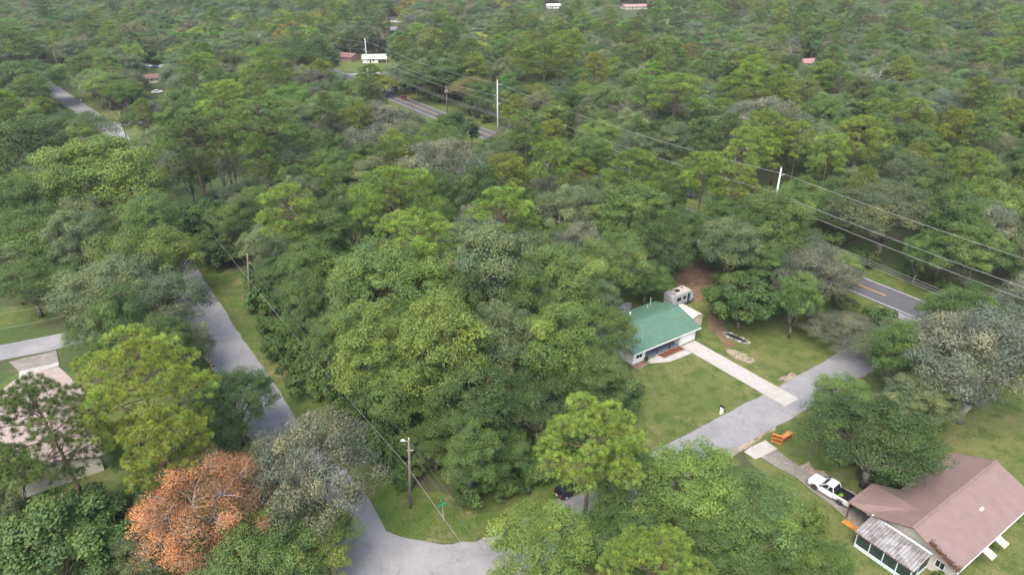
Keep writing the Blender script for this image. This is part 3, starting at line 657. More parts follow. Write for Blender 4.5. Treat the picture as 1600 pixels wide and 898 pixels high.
# foreground, right of the junction
H_('oak', 'Y', 860, 860, 190, 'oak leaning over the junction at the bottom', .75, idx=4)
H_('oak', 'Y', 985, 755, 165, 'light green oak in front of the bright front pine', .75, idx=2)
H_('oak', 'Y', 1085, 760, 175, 'oak hiding the middle of the right street', .75, idx=0)
H_('oak', 'M', 1180, 800, 170, 'green oak left of the white pickup', .75, idx=3)
H_('oak', 'D', 970, 845, 140, 'dark oak above the bottom pine', .7)
H_('oak', 'M', 1110, 860, 150, 'oak right of the bottom pine', .7)
H_('oak', 'Y', 1270, 875, 130, 'low oak in front of the screened porch', .5)
H_('bigpine', 'P', 1035, 895, 200, 'bright pine cut by the bottom frame edge', .72, idx=3)
H_('oak', 'M', 1195, 895, 130, 'oak at the bottom edge right of the bottom pine', .6)

# ------------------------------------------------------------------ the rest of the wood
CLEAR = [[(262, 285), (285, 295), (308, 400), (378, 402), (396, 480), (450, 545), (560, 645), (600, 690), (615, 770), (570, 800), (455, 695), (405, 690), (375, 600), (340, 545), (320, 480), (296, 425)],
 [(565, 898), (562, 845), (600, 790), (640, 795), (700, 785), (780, 785), (850, 765), (900, 775), (800, 830), (770, 898)],
 [(1000, 560), (1000, 640), (1035, 695), (1120, 712), (1200, 695), (1270, 655), (1310, 610), (1340, 555), (1290, 530), (1230, 500), (1190, 530), (1130, 510), (1112, 480), (1115, 420), (1080, 410), (1035, 440), (965, 470), (985, 500)],
 [(1165, 700), (1230, 670), (1265, 735), (1340, 760), (1440, 770), (1480, 690), (1600, 650), (1600, 898), (1340, 898), (1330, 830), (1240, 740)],
 [(600, 143), (640, 146), (780, 205), (765, 214), (690, 192), (605, 166)], [(1220, 380), (1350, 420), (1450, 462), (1425, 485), (1380, 480), (1270, 420)],
 [(65, 138), (75, 95), (105, 100), (150, 160), (200, 182), (225, 200), (205, 240), (150, 205)], [(520, 74), (608, 76), (612, 104), (600, 117), (520, 115)],
 [(0, 495), (105, 515), (95, 545), (150, 590), (165, 700), (160, 765), (40, 790), (0, 740)], [(604, 28), (632, 28), (630, 40), (604, 44)],
 [(222, 92), (262, 92), (262, 152), (222, 152)], [(262, 285), (285, 300), (305, 400), (285, 400)], [(690, 148), (712, 148), (712, 178), (690, 178)],
 [(775, 120), (781, 120), (781, 190), (775, 190)], [(1217, 258), (1226, 258), (1222, 312), (1212, 312)], [(850, 2), (880, 2), (880, 18), (850, 18)], [(965, 0), (1015, 0), (1015, 24), (965, 24)], [(1245, 90), (1275, 90), (1275, 106), (1245, 106)]]
def inpoly(x, y, poly):
    c = False; n = len(poly)
    for i in range(n):
        (x1, y1), (x2, y2) = poly[i], poly[(i+1) % n]
        if (y1 > y) != (y2 > y) and x < (x2-x1)*(y-y1)/(y2-y1)+x1: c = not c
    return c
GRID = np.zeros((226, 402), bool)
for q in CLEAR:
    us = [p[0] for p in q]; vs = [p[1] for p in q]
    for j in range(max(0, int(min(vs)/4)), min(226, int(max(vs)/4)+1)):
        for i in range(max(0, int(min(us)/4)), min(402, int(max(us)/4)+1)):
            if inpoly(i*4+2, j*4+2, q): GRID[j, i] = True
def blocks(x, y, R, z0, z1, lim=0):
    """does the crown hide one of the open places?"""
    n = 0; p = np.array([x, y, (z0+z1)/2]); d = depth(p)
    if d < 20: return True
    for a in np.linspace(0, 6.283, 9)[:-1]:
        for f, z in ((.85, (z0+z1)/2), (.45, z1-.5), (.45, z0+.5)):
            u, v = proj((x+math.cos(a)*R*f, y+math.sin(a)*R*f, z))
            i, j = int(u//4), int(v//4)
            if 0 <= i < 402 and 0 <= j < 226 and GRID[j, i]: n += 1
    return n > lim
HOUSES = []   # x, y, r keep trunks out of buildings
def house_at(u, v, r): p = at(u, v); HOUSES.append((p[0], p[1], r))
for u, v, r in ((1050, 510, 9), (1010, 510, 9), (1470, 800, 11), (1540, 750, 11), (80, 710, 9), (60, 680, 9), (535, 95, 10), (585, 97, 10), (990, 14, 8), (866, 13, 6), (614, 40, 7), (1260, 105, 6), (137, 143, 6), (243, 108, 8), (1062, 475, 5), (1068, 400, 7)): house_at(u, v, r)
nheroes = len(TREES)
HD = hd
def beyond(x, y): return np.dot(np.array([x, y])-hw0, H_n) > 0
def nearest_a(x, y):
    return np.dot(np.array([x, y]) - np.array(A_line[6][:2]), [.82, .57]) < 0
fill = np.random.default_rng(99)
placed = [(t[0], t[1], t[2]) for t in TREES]
def try_fill(x, y, R, sep):
    for (a, b, r) in placed:
        if (a-x)**2+(b-y)**2 < (sep*(R+r))**2: return False
    return not any((a-x)**2+(b-y)**2 < (r+1)**2 for a, b, r in HOUSES)
YOBJ = 225
FILL = []
cand = []
yy = 50.0
while yy < YOBJ:
    half = (yy*math.cos(PITCH)+CAM_H*math.sin(PITCH))*800/FPX + 14
    for xx in np.arange(-half, half, 4.2): cand.append((xx+fill.normal(0, 1.6), yy+fill.normal(0, 1.6)))
    yy += 4.2
fill.shuffle(cand)
for sizes, sep, hfr in ((('big',), .69, 1.0), (('mid',), .58, .85), (('small',), .55, .6)):
    for x, y in cand:
        bz = beyond(x, y); zone = 0 if bz else (1 if nearest_a(x, y) else 2)
        q = fill.random()
        # broad patches of pine and of mossy oak, as in the photograph
        pn = .5+.5*math.sin(x*.021+1.3)*math.cos(y*.017+.4)
        if bz: kind = 'pine' if q < .1+.22*pn else ('mossy' if q > .82 else 'oak')
        else: kind = 'pine' if q < .16 else ('mossy' if q > .74 else 'oak')
        if y < 140: kind = 'mossy' if q > .8 else 'oak'
        real = kind
        if kind == 'oak' and fill.random() < .35: real = 'tall'
        if kind == 'pine' and fill.random() < .3: real = 'tallpine'
        inf = PROTO[real][0][2]
        R = {'big': fill.uniform(4.8, 6.6)+(.8 if bz else 0), 'mid': fill.uniform(3.6, 4.8), 'small': fill.uniform(2.6, 3.6)}[sizes[0]]*(.82 if kind == 'pine' else 1)
        s = R/inf['R']; sz = hfr*fill.uniform(.85, 1.08)*(s**.3)
        if kind == 'pine': sz = max(sz, .72)
        if onroad(x, y, 1.2): continue
        if not try_fill(x, y, R, sep): continue
        if blocks(x, y, R, inf['zc']*sz*.5, inf['top']*sz): continue
        col = {'pine': fill.choice(['P', 'PG', 'PG', 'P', 'PY']), 'oak': fill.choice(['M', 'D', 'Y', 'M', 'G', 'D']), 'mossy': fill.choice(['G', 'GG', 'G'])}[kind]
        placed.append((x, y, R)); FILL.append((real, str(col), x, y, s, sz, R, inf))

# keep those that show: a coarse cover map, near to far
COVER = np.zeros((113, 200), bool)
def cells(x, y, R, zc, hz, k):
    p = (x, y, zc); d = depth(p); u, v = proj(p); a = R*FPX/d*k; b = (hz*math.cos(PITCH)+R*.45)*FPX/d*k*.9
    jj, ii = np.mgrid[min(113, max(0, int((v-b)/8))):max(0, min(113, int((v+b)/8)+1)), min(200, max(0, int((u-a)/8))):max(0, min(200, int((u+a)/8)+1))] if d > 20 else np.mgrid[0:0, 0:0]
    m = ((ii*8+4-u)/max(a, 4))**2 + ((jj*8+4-v)/max(b, 4))**2 < 1
    return jj[m], ii[m]
LAND = [('the red car', 631, 153), ('the middle steel pole', 777, 180), ('the right steel pole', 1220, 290), ('the white roofed far house', 585, 90), ('the green roofed house', 1040, 510), ('the far junction', 165, 195),
        ('the dome-shaped centre pine', 785, 332), ('the lone tall pine', 450, 330), ('the spreading middle pine', 612, 300), ('the orange dead-leafed tree', 322, 800), ('the upper right pale bare tree', 1360, 120),
        ('the upper left corner', 0, 0), ('the upper right corner', 1600, 0), ('the yellowish pine on the right', 1345, 210), ('the pair of pines by the wires', 1125, 270), ('the side street', 50, 545), ('the big moss-draped tree', 1535, 560), ('the white pickup', 1295, 763), ('the camper trailer', 1060, 460), ('the right frame edge', 1600, 300), ('the left frame edge', 0, 330), ('the bright pine before the far wood', 1055, 140)]
CW = dict(D='dark green', M='mid-green', Y='yellow-green', G='grey-green', GG='pale grey', P='bright green', PG='dull green', PY='yellowish')
RANK = ['nearest', 'second nearest', 'third nearest', 'fourth nearest', 'fifth nearest', 'sixth nearest', 'seventh nearest', 'eighth nearest', 'ninth nearest', 'tenth nearest', 'eleventh nearest', 'twelfth nearest']
items = [('hero', t[0], t[1], t[2], t[3]*1.0, t[3]*.38) for t in TREES] + [f for f in FILL]
items.sort(key=lambda f: (f[2] if f[0] == 'hero' else f[3]))
keep = []
for f in items:
    if f[0] == 'hero':
        j, i = cells(f[1], f[2], f[3], f[4], f[5], .8)
    else:
        real, col, x, y, s, sz, R, inf = f; zc = inf['zc']*sz; hz = (inf['top']*sz-zc)
        j, i = cells(x, y, R, zc, hz, 1.0)
        if len(j) == 0: continue
        new = (~COVER[j, i]).sum()
        if new < max(3, .12*len(j)): continue
        keep.append((f, new)); j, i = cells(x, y, R, zc, hz, .8)
    COVER[j, i] = True
desc = {}
for f, new in keep:
    real, col, x, y, s, sz, R, inf = f; u, v = proj((x, y, inf['zc']*sz))
    k = min(range(len(LAND)), key=lambda q: (LAND[q][1]-u)**2+(LAND[q][2]-v)**2); nm, lu, lv = LAND[k]; du, dv = u-lu, v-lv
    rel = ('right of' if du > 0 else 'left of') if abs(du) > abs(dv) else ('below' if dv > 0 else 'above')
    if 'edge' in nm or 'corner' in nm: rel = 'to'
    key = (CW[col] + ' ' + CATS[real], rel, nm); desc.setdefault(key, []).append((du*du+dv*dv, f))
for (what, rel, nm), lst in desc.items():
    lst.sort(key=lambda q: q[0])
    for k, (_, f) in enumerate(lst):
        real, col, x, y, s, sz, R, inf = f
        rk = RANK[min(k, len(RANK)-1)]
        plant(real, col, (x, y), s, sz, f'{what}, {rk} {rel} {nm}', 'trees of the wood')

# far wood, one mass: geometry-node instances of the same trees
def far_wood():
    r = np.random.default_rng(5); pts = []; y = YOBJ+2.0
    while y < 980:
        st = 9.2 + max(0, y-300)*.004; half = (y*math.cos(PITCH)+CAM_H*math.sin(PITCH))*800/FPX + 25
        for x in np.arange(-half, half, st):
            X, Y = x+r.normal(0, st*.27), y+r.normal(0, st*.27)
            if any((a-X)**2+(b-Y)**2 < (q+3)**2 for a, b, q in HOUSES): continue
            if onroad(X, Y, 1): continue
            if blocks(X, Y, 5, 4, 16): continue
            pts.append((X, Y, 0))
        y += st*.95
    for fx in (-1, 1): pass
    P = np.array(pts); n = len(P)
    names = [('oak', 0, 'M'), ('oak', 1, 'D'), ('oak', 2, 'G'), ('oak', 3, 'Y'), ('tall', 0, 'M'), ('mossy', 0, 'G'), ('mossy', 1, 'GG'), ('pine', 0, 'P'), ('pine', 1, 'PG'), ('pine', 2, 'PG'), ('tallpine', 0, 'P'), ('oak', 4, 'A')]
    root = bpy.data.collections.new('far_wood_kinds')
    for i, (k, j, c) in enumerate(names):
        ch = bpy.data.collections.new('kind_%02d' % i); root.children.link(ch); cr, tk, inf = PROTO[k][j % len(PROTO[k])]
        for nm, me in (('crown', cr), ('trunk', tk)):
            o = bpy.data.objects.new('far_'+nm, me); ch.objects.link(o)
            if nm == 'crown': o.material_slots[0].link = 'OBJECT'; o.material_slots[0].material = M['far_leaf']
    pn = .5+.5*np.sin(P[:, 0]*.021+1.3)*np.cos(P[:, 1]*.017+.4); u = r.random(n); ispine = u < .04+.2*pn*(P[:, 0] > -120)
    idx = np.where(ispine, r.choice([7, 8, 9, 10], n), r.choice([0, 1, 1, 2, 2, 3, 4, 5, 6, 5], n))
    aut = (P[:, 0] > -190) & (P[:, 0] < 0) & (P[:, 1] > 350) & (r.random(n) < .15); idx[aut] = 11
    sc = r.uniform(1.0, 1.5, n); scl = np.stack([sc, sc, sc**.5*r.uniform(.78, 1.1, n)], 1); rot = np.stack([np.zeros(n), np.zeros(n), r.uniform(0, 6.28, n)], 1)
    me = bpy.data.meshes.new('distant_wood'); me.vertices.add(n); me.vertices.foreach_set('co', P.astype(np.float32).ravel())
    tcol = np.array([(*PAL[c], 1) for _, _, c in names])[idx]*np.concatenate([np.exp(r.normal(0, .1, (n, 3))), np.ones((n, 1))], 1)
    for nm, ty, dat, f in (('tcol', 'FLOAT_COLOR', tcol.astype(np.float32), 'color'), ('idx', 'INT', idx.astype(np.int32), 'value'), ('scl', 'FLOAT_VECTOR', scl.astype(np.float32), 'vector'), ('rot', 'FLOAT_VECTOR', rot.astype(np.float32), 'vector')):
        a = me.attributes.new(nm, ty, 'POINT'); a.data.foreach_set(f, dat.ravel())
    o = tag(link('distant_wood', me), 'unbroken far-off wood of oaks and pines filling the top of the view', 'wood', None, 'stuff')
    ng = bpy.data.node_groups.new('wood_scatter', 'GeometryNodeTree')
    ng.interface.new_socket('Geometry', in_out='INPUT', socket_type='NodeSocketGeometry'); ng.interface.new_socket('Geometry', in_out='OUTPUT', socket_type='NodeSocketGeometry')
    N = ng.nodes; Lk = ng.links; gi = N.new('NodeGroupInput'); go = N.new('NodeGroupOutput'); ci = N.new('GeometryNodeCollectionInfo'); ci.inputs[0].default_value = root; ci.inputs[1].default_value = True
    ip = N.new('GeometryNodeInstanceOnPoints'); ip.inputs['Pick Instance'].default_value = True
    for nm, ty, sk in (('idx', 'INT', 'Instance Index'), ('scl', 'FLOAT_VECTOR', 'Scale'), ('rot', 'FLOAT_VECTOR', 'Rotation')):
        na = N.new('GeometryNodeInputNamedAttribute'); na.data_type = ty; na.inputs[0].default_value = nm; Lk.new(na.outputs[0], ip.inputs[sk])
    Lk.new(gi.outputs[0], ip.inputs['Points']); Lk.new(ci.outputs[0], ip.inputs['Instance']); Lk.new(ip.outputs[0], go.inputs[0])
    m = o.modifiers.new('scatter', 'NODES'); m.node_group = ng
    return n
nfar = far_wood()
print('TREES', nheroes, len(TREES), {k: v+1 for k, v in cnt.items()}, 'far', nfar)

# ------------------------------------------------------------------ buildings
def roof_slab(pts, th=.12): return MB().slab(pts, th)
def box_part(name, lo, hi, mat, parent, bevel=0): return MB().b2(lo, hi).build(name, mat, parent, bevel=bevel)
def window(parent, x0, x1, z0, z1, y, face=-1, axis='x', frame='white'):
    """window in a wall; axis x: wall runs along x at y; axis y: wall runs along y at x=y"""
    w = MB(); p = MB(); t = .07; o = face*.04
    def bx(mb, a0, a1, b0, b1, d0, d1):
        d0, d1 = min(d0, d1), max(d0, d1)
        mb.b2((a0, y+d0, b0), (a1, y+d1, b1)) if axis == 'x' else mb.b2((y+d0, a0, b0), (y+d1, a1, b1))
    for a in ((x0, x0+t, z0, z1), (x1-t, x1, z0, z1), (x0+t, x1-t, z0, z0+t), (x0+t, x1-t, z1-t, z1), ((x0+x1)/2-.03, (x0+x1)/2+.03, z0+t, z1-t)): bx(w, *a, 0, o)
    bx(p, x0+t, x1-t, z0+t, z1-t, 0, o*.4)
    f = w.build('window', M[frame], parent); p.build('pane', M['glass'], f); return f

# green roofed house
gh = empty('green_roofed_house', (HC[0], HC[1], 0), HA, 'white house with green metal roof, porch and single garage door', 'house')
X0, X1, Y0, Y1, EZ, RZ, RY = -14.8, 1.0, -.15, 11.3, 2.45, 4.3, 5.6
wl_ = MB(); wl_.b2((-3.5, .35, 0), (.3, 10.9, 2.5)).b2((-11.6, 2.6, 0), (-3.502, 10.9, 2.5)).b2((-14.3, .35, 0), (-11.602, 10.9, 2.5))
wl_.add([(.3, .35, 2.5), (.3, 10.9, 2.5), (.3, RY, RZ-.16), (.12, .35, 2.5), (.12, 10.9, 2.5), (.12, RY, RZ-.16)], [(0, 1, 2), (5, 4, 3), (0, 2, 5, 3), (1, 4, 5, 2), (0, 3, 4, 1)])
wl_.add([(-14.3, .35, 2.5), (-14.3, 10.9, 2.5), (-14.3, RY, RZ-.16), (-14.1, .35, 2.5), (-14.1, 10.9, 2.5), (-14.1, RY, RZ-.16)], [(2, 1, 0), (3, 4, 5), (3, 5, 2, 0), (2, 5, 4, 1), (1, 4, 3, 0)])
wl_.build('wall', M['white'], gh)
roof_slab([(X0, Y0, EZ), (X1, Y0, EZ), (X1, RY, RZ), (X0, RY, RZ)]).build('roof_slope', M['greenroof'], gh)
roof_slab([(X1, Y1, EZ), (X0, Y1, EZ), (X0, RY, RZ), (X1, RY, RZ)]).build('roof_slope', M['greenroof'], gh)
MB().box(((X0+X1)/2, RY, RZ+.03), (X1-X0+.1, .4, .06)).build('ridge_cap', M['greenroof'], gh)
MB().b2((X0, Y0-.04, EZ-.28), (X1, Y0-.005, EZ-.03)).build('gutter', M['white'], gh)
gd = MB().b2((-3.1, .28, .02), (-.35, .34, 2.12)).build('garage_door', M['white'], gh)
for k in range(4): box_part('door_panel', (-3.02, .25, .08+k*.51), (-.43, .279, .53+k*.51), M['white'], gd)
for x in (-11.4, -8.65, -5.9): MB().b2((x-.06, .4, .1), (x+.06, .52, 2.4)).build('porch_post', M['brown_trim'], gh)
box_part('porch_floor', (-11.6, .3, 0), (-3.5, 2.598, .12), M['porchfloor'], gh)
box_part('porch_beam', (-11.6, .38, 2.2), (-3.5, .54, 2.4), M['white'], gh)
d_ = box_part('front_door', (-6.3, 2.53, .13), (-5.35, 2.598, 2.1), M['brown_trim'], gh); box_part('door_handle', (-5.5, 2.48, 1.05), (-5.42, 2.529, 1.15), M['steel'], d_)
window(gh, -9.6, -7.4, .8, 1.95, 2.6); window(gh, -13.7, -12.3, .9, 1.95, .35); window(gh, 3, 4.4, 1, 2, .3, 1, 'y'); window(gh, 7, 8.2, 1, 2, .3, 1, 'y')
MB().tube([(-1.3, 10.0, 2.6), (-1.3, 10.0, 4.5)], .06, 8).build('vent_pipe', M['steel'], gh)
MB().tube([(-7.0, 9.2, 3.0), (-7.0, 9.2, 3.6)], .14, 10).build('roof_vent', M['white'], gh)
MB().tube([(-2.6, 9.4, 3.0), (-2.6, 9.4, 3.5)], .09, 8).build('roof_vent', M['steel'], gh)
pb = empty('flower_bed', (0, 0, 0), 0, 'raised bed of red mulch with timber edging before the porch', 'flower bed')
bp_ = [HL(-9.1, .2), HL(-8.75, -1.1), HL(-3.6, -1.15), HL(-3.75, .2)]
MB().slab([(p[0], p[1], .2) for p in bp_], .18).build('mulch', M['mulch'], pb)
for i in range(4):
    a, b = bp_[i], bp_[(i+1) % 4]; MB().tube([(a[0], a[1], .14), (b[0], b[1], .14)], .11, 6).build('edging', M['oldconcrete' if i % 2 else 'concrete'], pb)
pb = empty('flower_bed', (0, 0, 0), 0, 'small brown mulch bed at the left end of the white house', 'flower bed')
bp_ = [HL(-14.6, .25), HL(-14.4, -1.2), HL(-11.6, -.8), HL(-11.7, .25)]
MB().slab([(p[0], p[1], .16) for p in bp_], .14).build('mulch', M['dirt'], pb)
for i in range(4):
    a, b = bp_[i], bp_[(i+1) % 4]; MB().tube([(a[0], a[1], .12), (b[0], b[1], .12)], .09, 6).build('edging', M['oldconcrete'], pb)
p = HL(-12.0, -.2); sb = empty('shrub', (p[0], p[1], .1), 0, 'tiny dark clipped shrub beside the porch of the white house', 'shrub')
c = link('crown', PROTO['bush'][0][0], sb); c.scale = (.2, .2, .36); c.color = (.03, .06, .02, 1)
# shed
sp = HL(3.55, 5.2); sh = empty('metal_shed', (sp[0], sp[1], 0), HA, 'cream metal garden shed at the right end of the green roofed house', 'shed')
box_part('wall', (-1.45, -2.1, 0), (1.45, 2.1, 2.05), M['tanmetal'], sh)
prof = [(-1.65, 2.0), (-1.15, 2.45), (0, 2.75), (1.15, 2.45), (1.65, 2.0)]
for a, b in zip(prof[:-1], prof[1:]): roof_slab([(a[0], -2.35, a[1]), (b[0], -2.35, b[1]), (b[0], 2.3, b[1]), (a[0], 2.3, a[1])], .06).build('roof_panel', M['cream'], sh)
MB().prism([(-1.45, 2.05), (1.45, 2.05), (1.1, 2.4), (0, 2.66), (-1.1, 2.4)], -2.1, 2.1).build('gable', M['tanmetal'], sh)
for s_ in (-1, 1): box_part('shed_door', (.02 if s_ > 0 else -.72, -2.15, .05), (.72 if s_ > 0 else -.02, -2.101, 1.9), M['cream'], sh)
# travel trailer
rp = HL(7.15, 11.05); rv = empty('camper_trailer', (rp[0], rp[1], 0), HA, 'white and grey camper trailer parked behind the green roofed house', 'camper trailer')
MB().prism([(-2.6, .62), (2.45, .62), (2.95, 1.35), (2.75, 2.35), (2.2, 2.98), (-2.5, 2.98), (-2.68, 2.7)], -1.18, 1.18).build('body', M['camper'], rv, bevel=.05)
box_part('roof', (-2.45, -1.1, 2.982), (2.15, 1.1, 3.03), M['rvroof'], rv)
ac = MB().box((-.5, 0, 3.15), (.95, .75, .24), taper=(.8, .8)).build('air_conditioner', M['black'], rv, bevel=.04); MB().tube([(1.3, .5, 3.03), (1.3, .5, 3.12)], .2, 10).build('roof_vent', M['black'], rv); MB().tube([(-1.8, -.6, 3.03), (-1.8, -.6, 3.11)], .17, 10).build('roof_vent', M['black'], rv)
box_part('stripe', (-2.55, -1.2, .64), (2.4, -1.183, 1.0), M['greywall'], rv); box_part('stripe', (-2.66, -1.1, 1.2), (-2.6, 1.1, 1.9), M['greywall'], rv)
for x0, x1 in ((-1.6, -.5), (.05, .75)): window(rv, x0, x1, 1.6, 2.3, -1.18, -1, 'x', 'black')
dd = box_part('door', (1.2, -1.225, .72), (1.85, -1.183, 2.55), M['carblue'], rv); box_part('door_window', (1.35, -1.24, 1.7), (1.7, -1.226, 2.3), M['glass'], dd)
box_part('chassis', (-2.5, -1.0, .35), (2.6, 1.0, .615), M['black'], rv)
MB().tube([(2.5, 0, .5), (3.9, 0, .5)], .06, 6).build('tow_bar', M['black'], rv)
for x in (-.75, .05):
    for y in (-1.08, 1.08):
        w = MB().tube([(x, y-.1, .34), (x, y+.1, .34)], .34, 14).build('wheel', M['tyre'], rv); MB().tube([(x, y-.115, .34), (x, y+.115, .34)], .18, 12).build('rim', M['white'], w)
# covered boat
bp2 = HL(-2.9, 15.3); bt = empty('covered_boat', (bp2[0], bp2[1], 0), HA + .1, 'small boat under a crumpled grey tarp behind the green roof', 'boat')
Vt, Ft = [], []; nu, nv = 14, 9
for i in range(nu):
    for j in range(nv):
        a, b = i/(nu-1)*2-1, j/(nv-1)*2-1; w = 1.15*(1-max(0, a)**2.5*.9); Vt.append((a*2.5, b*w, .25+.95*(1-abs(b)**1.7)*(1-.35*a*a) + rng.normal(0, .05)))
MB().add(Vt, [(i*nv+j, (i+1)*nv+j, (i+1)*nv+j+1, i*nv+j+1) for i in range(nu-1) for j in range(nv-1)]).build('tarp', M['tarp'], bt)
box_part('trailer_frame', (-2.3, -.8, .12), (1.8, .8, .3), M['black'], bt)
# culvert
cp = HL(6.5, -3.4); cu = empty('culvert_headwall', (cp[0], cp[1], 0), HA + R_(100), 'concrete culvert rim around a dark drain hole in the lawn', 'culvert')
MB().b2((-2.2, -.55, .02), (2.2, .55, .1)).build('drain_hole', M['black'], cu)
for i in range(18):
    a = i/18*6.283; MB().box((math.cos(a)*2.4+rng.normal(0, .1), math.sin(a)*.8+rng.normal(0, .06), .12), (.7, .4, .26), rz=a+1.57+rng.normal(0, .2)).build('stone', M['oldconcrete' if i % 3 else 'concrete'], cu, bevel=.05)

# mauve roofed house
BO = at(1428, 860); bh = empty('mauve_roofed_house', (BO[0], BO[1], 0), HA, 'cream house under a mauve metal roof in the lower right corner', 'house')
bx0, bx1, be, brz = -2.1, 17.1, 2.55, 4.65
ww = MB().b2((-1.2, -4.4, 0), (16.6, 4.5, 2.6)); 
for x in (-1.2, 16.4): ww.add([(x, -4.4, 2.6), (x, 4.5, 2.6), (x, .2, 4.42), (x+.2, -4.4, 2.6), (x+.2, 4.5, 2.6), (x+.2, .2, 4.42)], [(0, 2, 1), (3, 4, 5), (0, 3, 5, 2), (2, 5, 4, 1), (1, 4, 3, 0)])
ww.build('wall', M['cream'], bh)
roof_slab([(bx0, -5.0, be), (bx1, -5.0, be), (bx1, .2, brz), (bx0, .2, brz)]).build('roof_slope', M['brownroof'], bh)
roof_slab([(bx1, 5.1, be), (bx0, 5.1, be), (bx0, .2, brz), (bx1, .2, brz)]).build('roof_slope', M['brownroof'], bh)
MB().box(((bx0+bx1)/2, .2, brz+.03), (bx1-bx0+.06, .36, .05)).build('ridge_cap', M['brownroof'], bh)
M['brownroof2'] = metalroof('mauve_metal_roof_end', (.21, .145, .128), HA, .3, .07)
pk = (1.75, 1.4, 4.18); ce = (-2.06, 7.5, 2.5); cf = (3.3, 7.6, 2.5)
roof_slab([cf, ce, (-2.06, 4.95, 2.72), pk], .08).build('carport_roof', M['brownroof2'], bh)
roof_slab([cf, pk, (4.9, 5.05, 2.63)], .08).build('carport_roof', M['brownroof'], bh)
for x, y in ((-1.9, 7.2), (3.0, 7.3)): MB().b2((x-.06, y-.06, 0), (x+.06, y+.06, 2.42)).build('carport_post', M['brown_trim'], bh)
for a, b in (((bx0, -5.02, be-.16), (bx1, -4.98, be-.02)),): box_part('fascia', (a[0], -5.06, a[2]), (b[0], -5.004, b[2]), M['white'], bh)
for (ya, za, yb, zb) in ((-5.0, be, .2, brz), (5.1, be, .2, brz)):
    MB().tube([(bx0-.03, ya, za-.1), (bx0-.03, yb, zb-.1)], .07, 4).build('rake_trim', M['brown_trim'], bh)
MB().box((8.3, -2.35, 3.72), (.5, .3, .22), rx=R_(21)).build('roof_vent', M['white'], bh)
for x in (4.3, 7.2): MB().box((x, -5.35, 2.05), (1.15, 1.5, .07), rx=R_(18)).build('awning', M['tanmetal'], bh)
for x in (1.5, 4.3, 7.2, 11.5): window(bh, x-.5, x+.5, .9, 1.85, -4.4)
window(bh, -3.6, -2.6, 1, 2, -1.2, -1, 'y')
# screened porch at its gable end
sp_ = empty('screened_porch', (BO[0], BO[1], 0), HA, 'white framed screened porch with rusty corrugated roof at the gable end', 'porch')
# corrugated sheet: real waves
n_ = 76; Vc, Fc = [], []
for i in range(n_):
    y = 4.5 - i*(6.75/(n_-1)); dz = .035*math.sin(i*math.pi/2+.4)
    Vc += [(-5.25, y, 2.22+dz), (-2.02, y, 2.78+dz)]
Fc = [(2*i, 2*i+1, 2*i+3, 2*i+2) for i in range(n_-1)]
MB().add(Vc, Fc).build('corrugated_roof', M['rustroof'], sp_)
MB().tube([(-5.27, 4.5, 2.12), (-5.27, -2.25, 2.12)], .06, 4).build('eave_beam', M['brown_trim'], sp_)
box_part('flashing', (-2.05, -2.3, 2.8), (-1.75, 4.55, 2.85), M['whiteblue'], sp_)
pp = [4.2, 2.6, 1.05, -.5, -2.0]
for y in pp: MB().b2((-5.1, y-.05, 0), (-5.0, y+.05, 2.12)).build('porch_post', M['whiteblue'], sp_)
for y in (4.2, -2.0): MB().b2((-3.55, y-.045, 0), (-3.46, y+.045, 2.4)).build('porch_post', M['whiteblue'], sp_)
for a, b in zip(pp[:-1], pp[1:]):
    box_part('screen_panel', (-5.05, b+.052, .5), (-5.03, a-.052, 2.1), M['screen'], sp_); box_part('knee_wall', (-5.09, b+.052, 0), (-5.0, a-.052, .5), M['whiteblue'], sp_)
for y in (4.2, -2.0):
    for x0, x1 in ((-4.998, -3.56), (-3.45, -1.3)):
        box_part('screen_panel', (x0, y-.01, .5), (x1, y+.01, 2.1), M['screen'], sp_); box_part('knee_wall', (x0, y-.045, 0), (x1, y+.045, .5), M['whiteblue'], sp_)
box_part('porch_floor', (-5.0, -2.0, 0), (-1.22, 4.2, .1), M['oldconcrete'], sp_)
# leaf litter lying on the roof corner
lp = np.random.default_rng(3); nL = 900; yy_ = -lp.uniform(1.6, 5.0, nL); xx_ = -2.05 + np.abs(lp.normal(0, .35, nL)) + .5*np.clip((-yy_-4.3), 0, 1)*lp.uniform(0, 2, nL); zz_ = brz - (.2-yy_)*(brz-be)/5.2 + .03
V, F, T = leaves(np.stack([xx_, yy_, zz_], 1), unit(lp.normal(0, .5, (nL, 3))+[0, 0, 1]), .2, .12, lp, np.ones((nL, 3))*np.exp(lp.normal(0, .25, (nL, 1))))
o = link('fallen_leaves', npmesh('fallen_leaves', V, F, M['dryleaf'], T), bh); o.color = (.13, .08, .05, 1); o['kind'] = 'stuff'

# tan shingled house on the left
LO = at(83, 765); lh = empty('tan_roofed_house', (LO[0], LO[1], 0), HA, 'cream house with pinkish tan shingle roof behind the pines on the left', 'house')
lx0, lx1, lm, ly0, ly1, lez, lrz = -3.6, 6.3, 1.3, -.1, 12.0, 2.6, 4.3
w2 = MB().b2((lx0+.5, ly0+.5, 0), (lx1-.5, ly1-.5, 2.6))
for y in (ly0+.5, ly1-.7): w2.add([(lx0+.5, y, 2.6), (lx1-.5, y, 2.6), (lm, y, lrz-.22), (lx0+.5, y+.2, 2.6), (lx1-.5, y+.2, 2.6), (lm, y+.2, lrz-.22)], [(0, 1, 2), (5, 4, 3), (0, 3, 4, 1), (1, 4, 5, 2), (2, 5, 3, 0)])
w2.build('wall', M['palewall'], lh)
roof_slab([(lx0, ly0, lez), (lm, ly0, lrz), (lm, ly1, lrz), (lx0, ly1, lez)]).build('roof_slope', M['shingle'], lh)
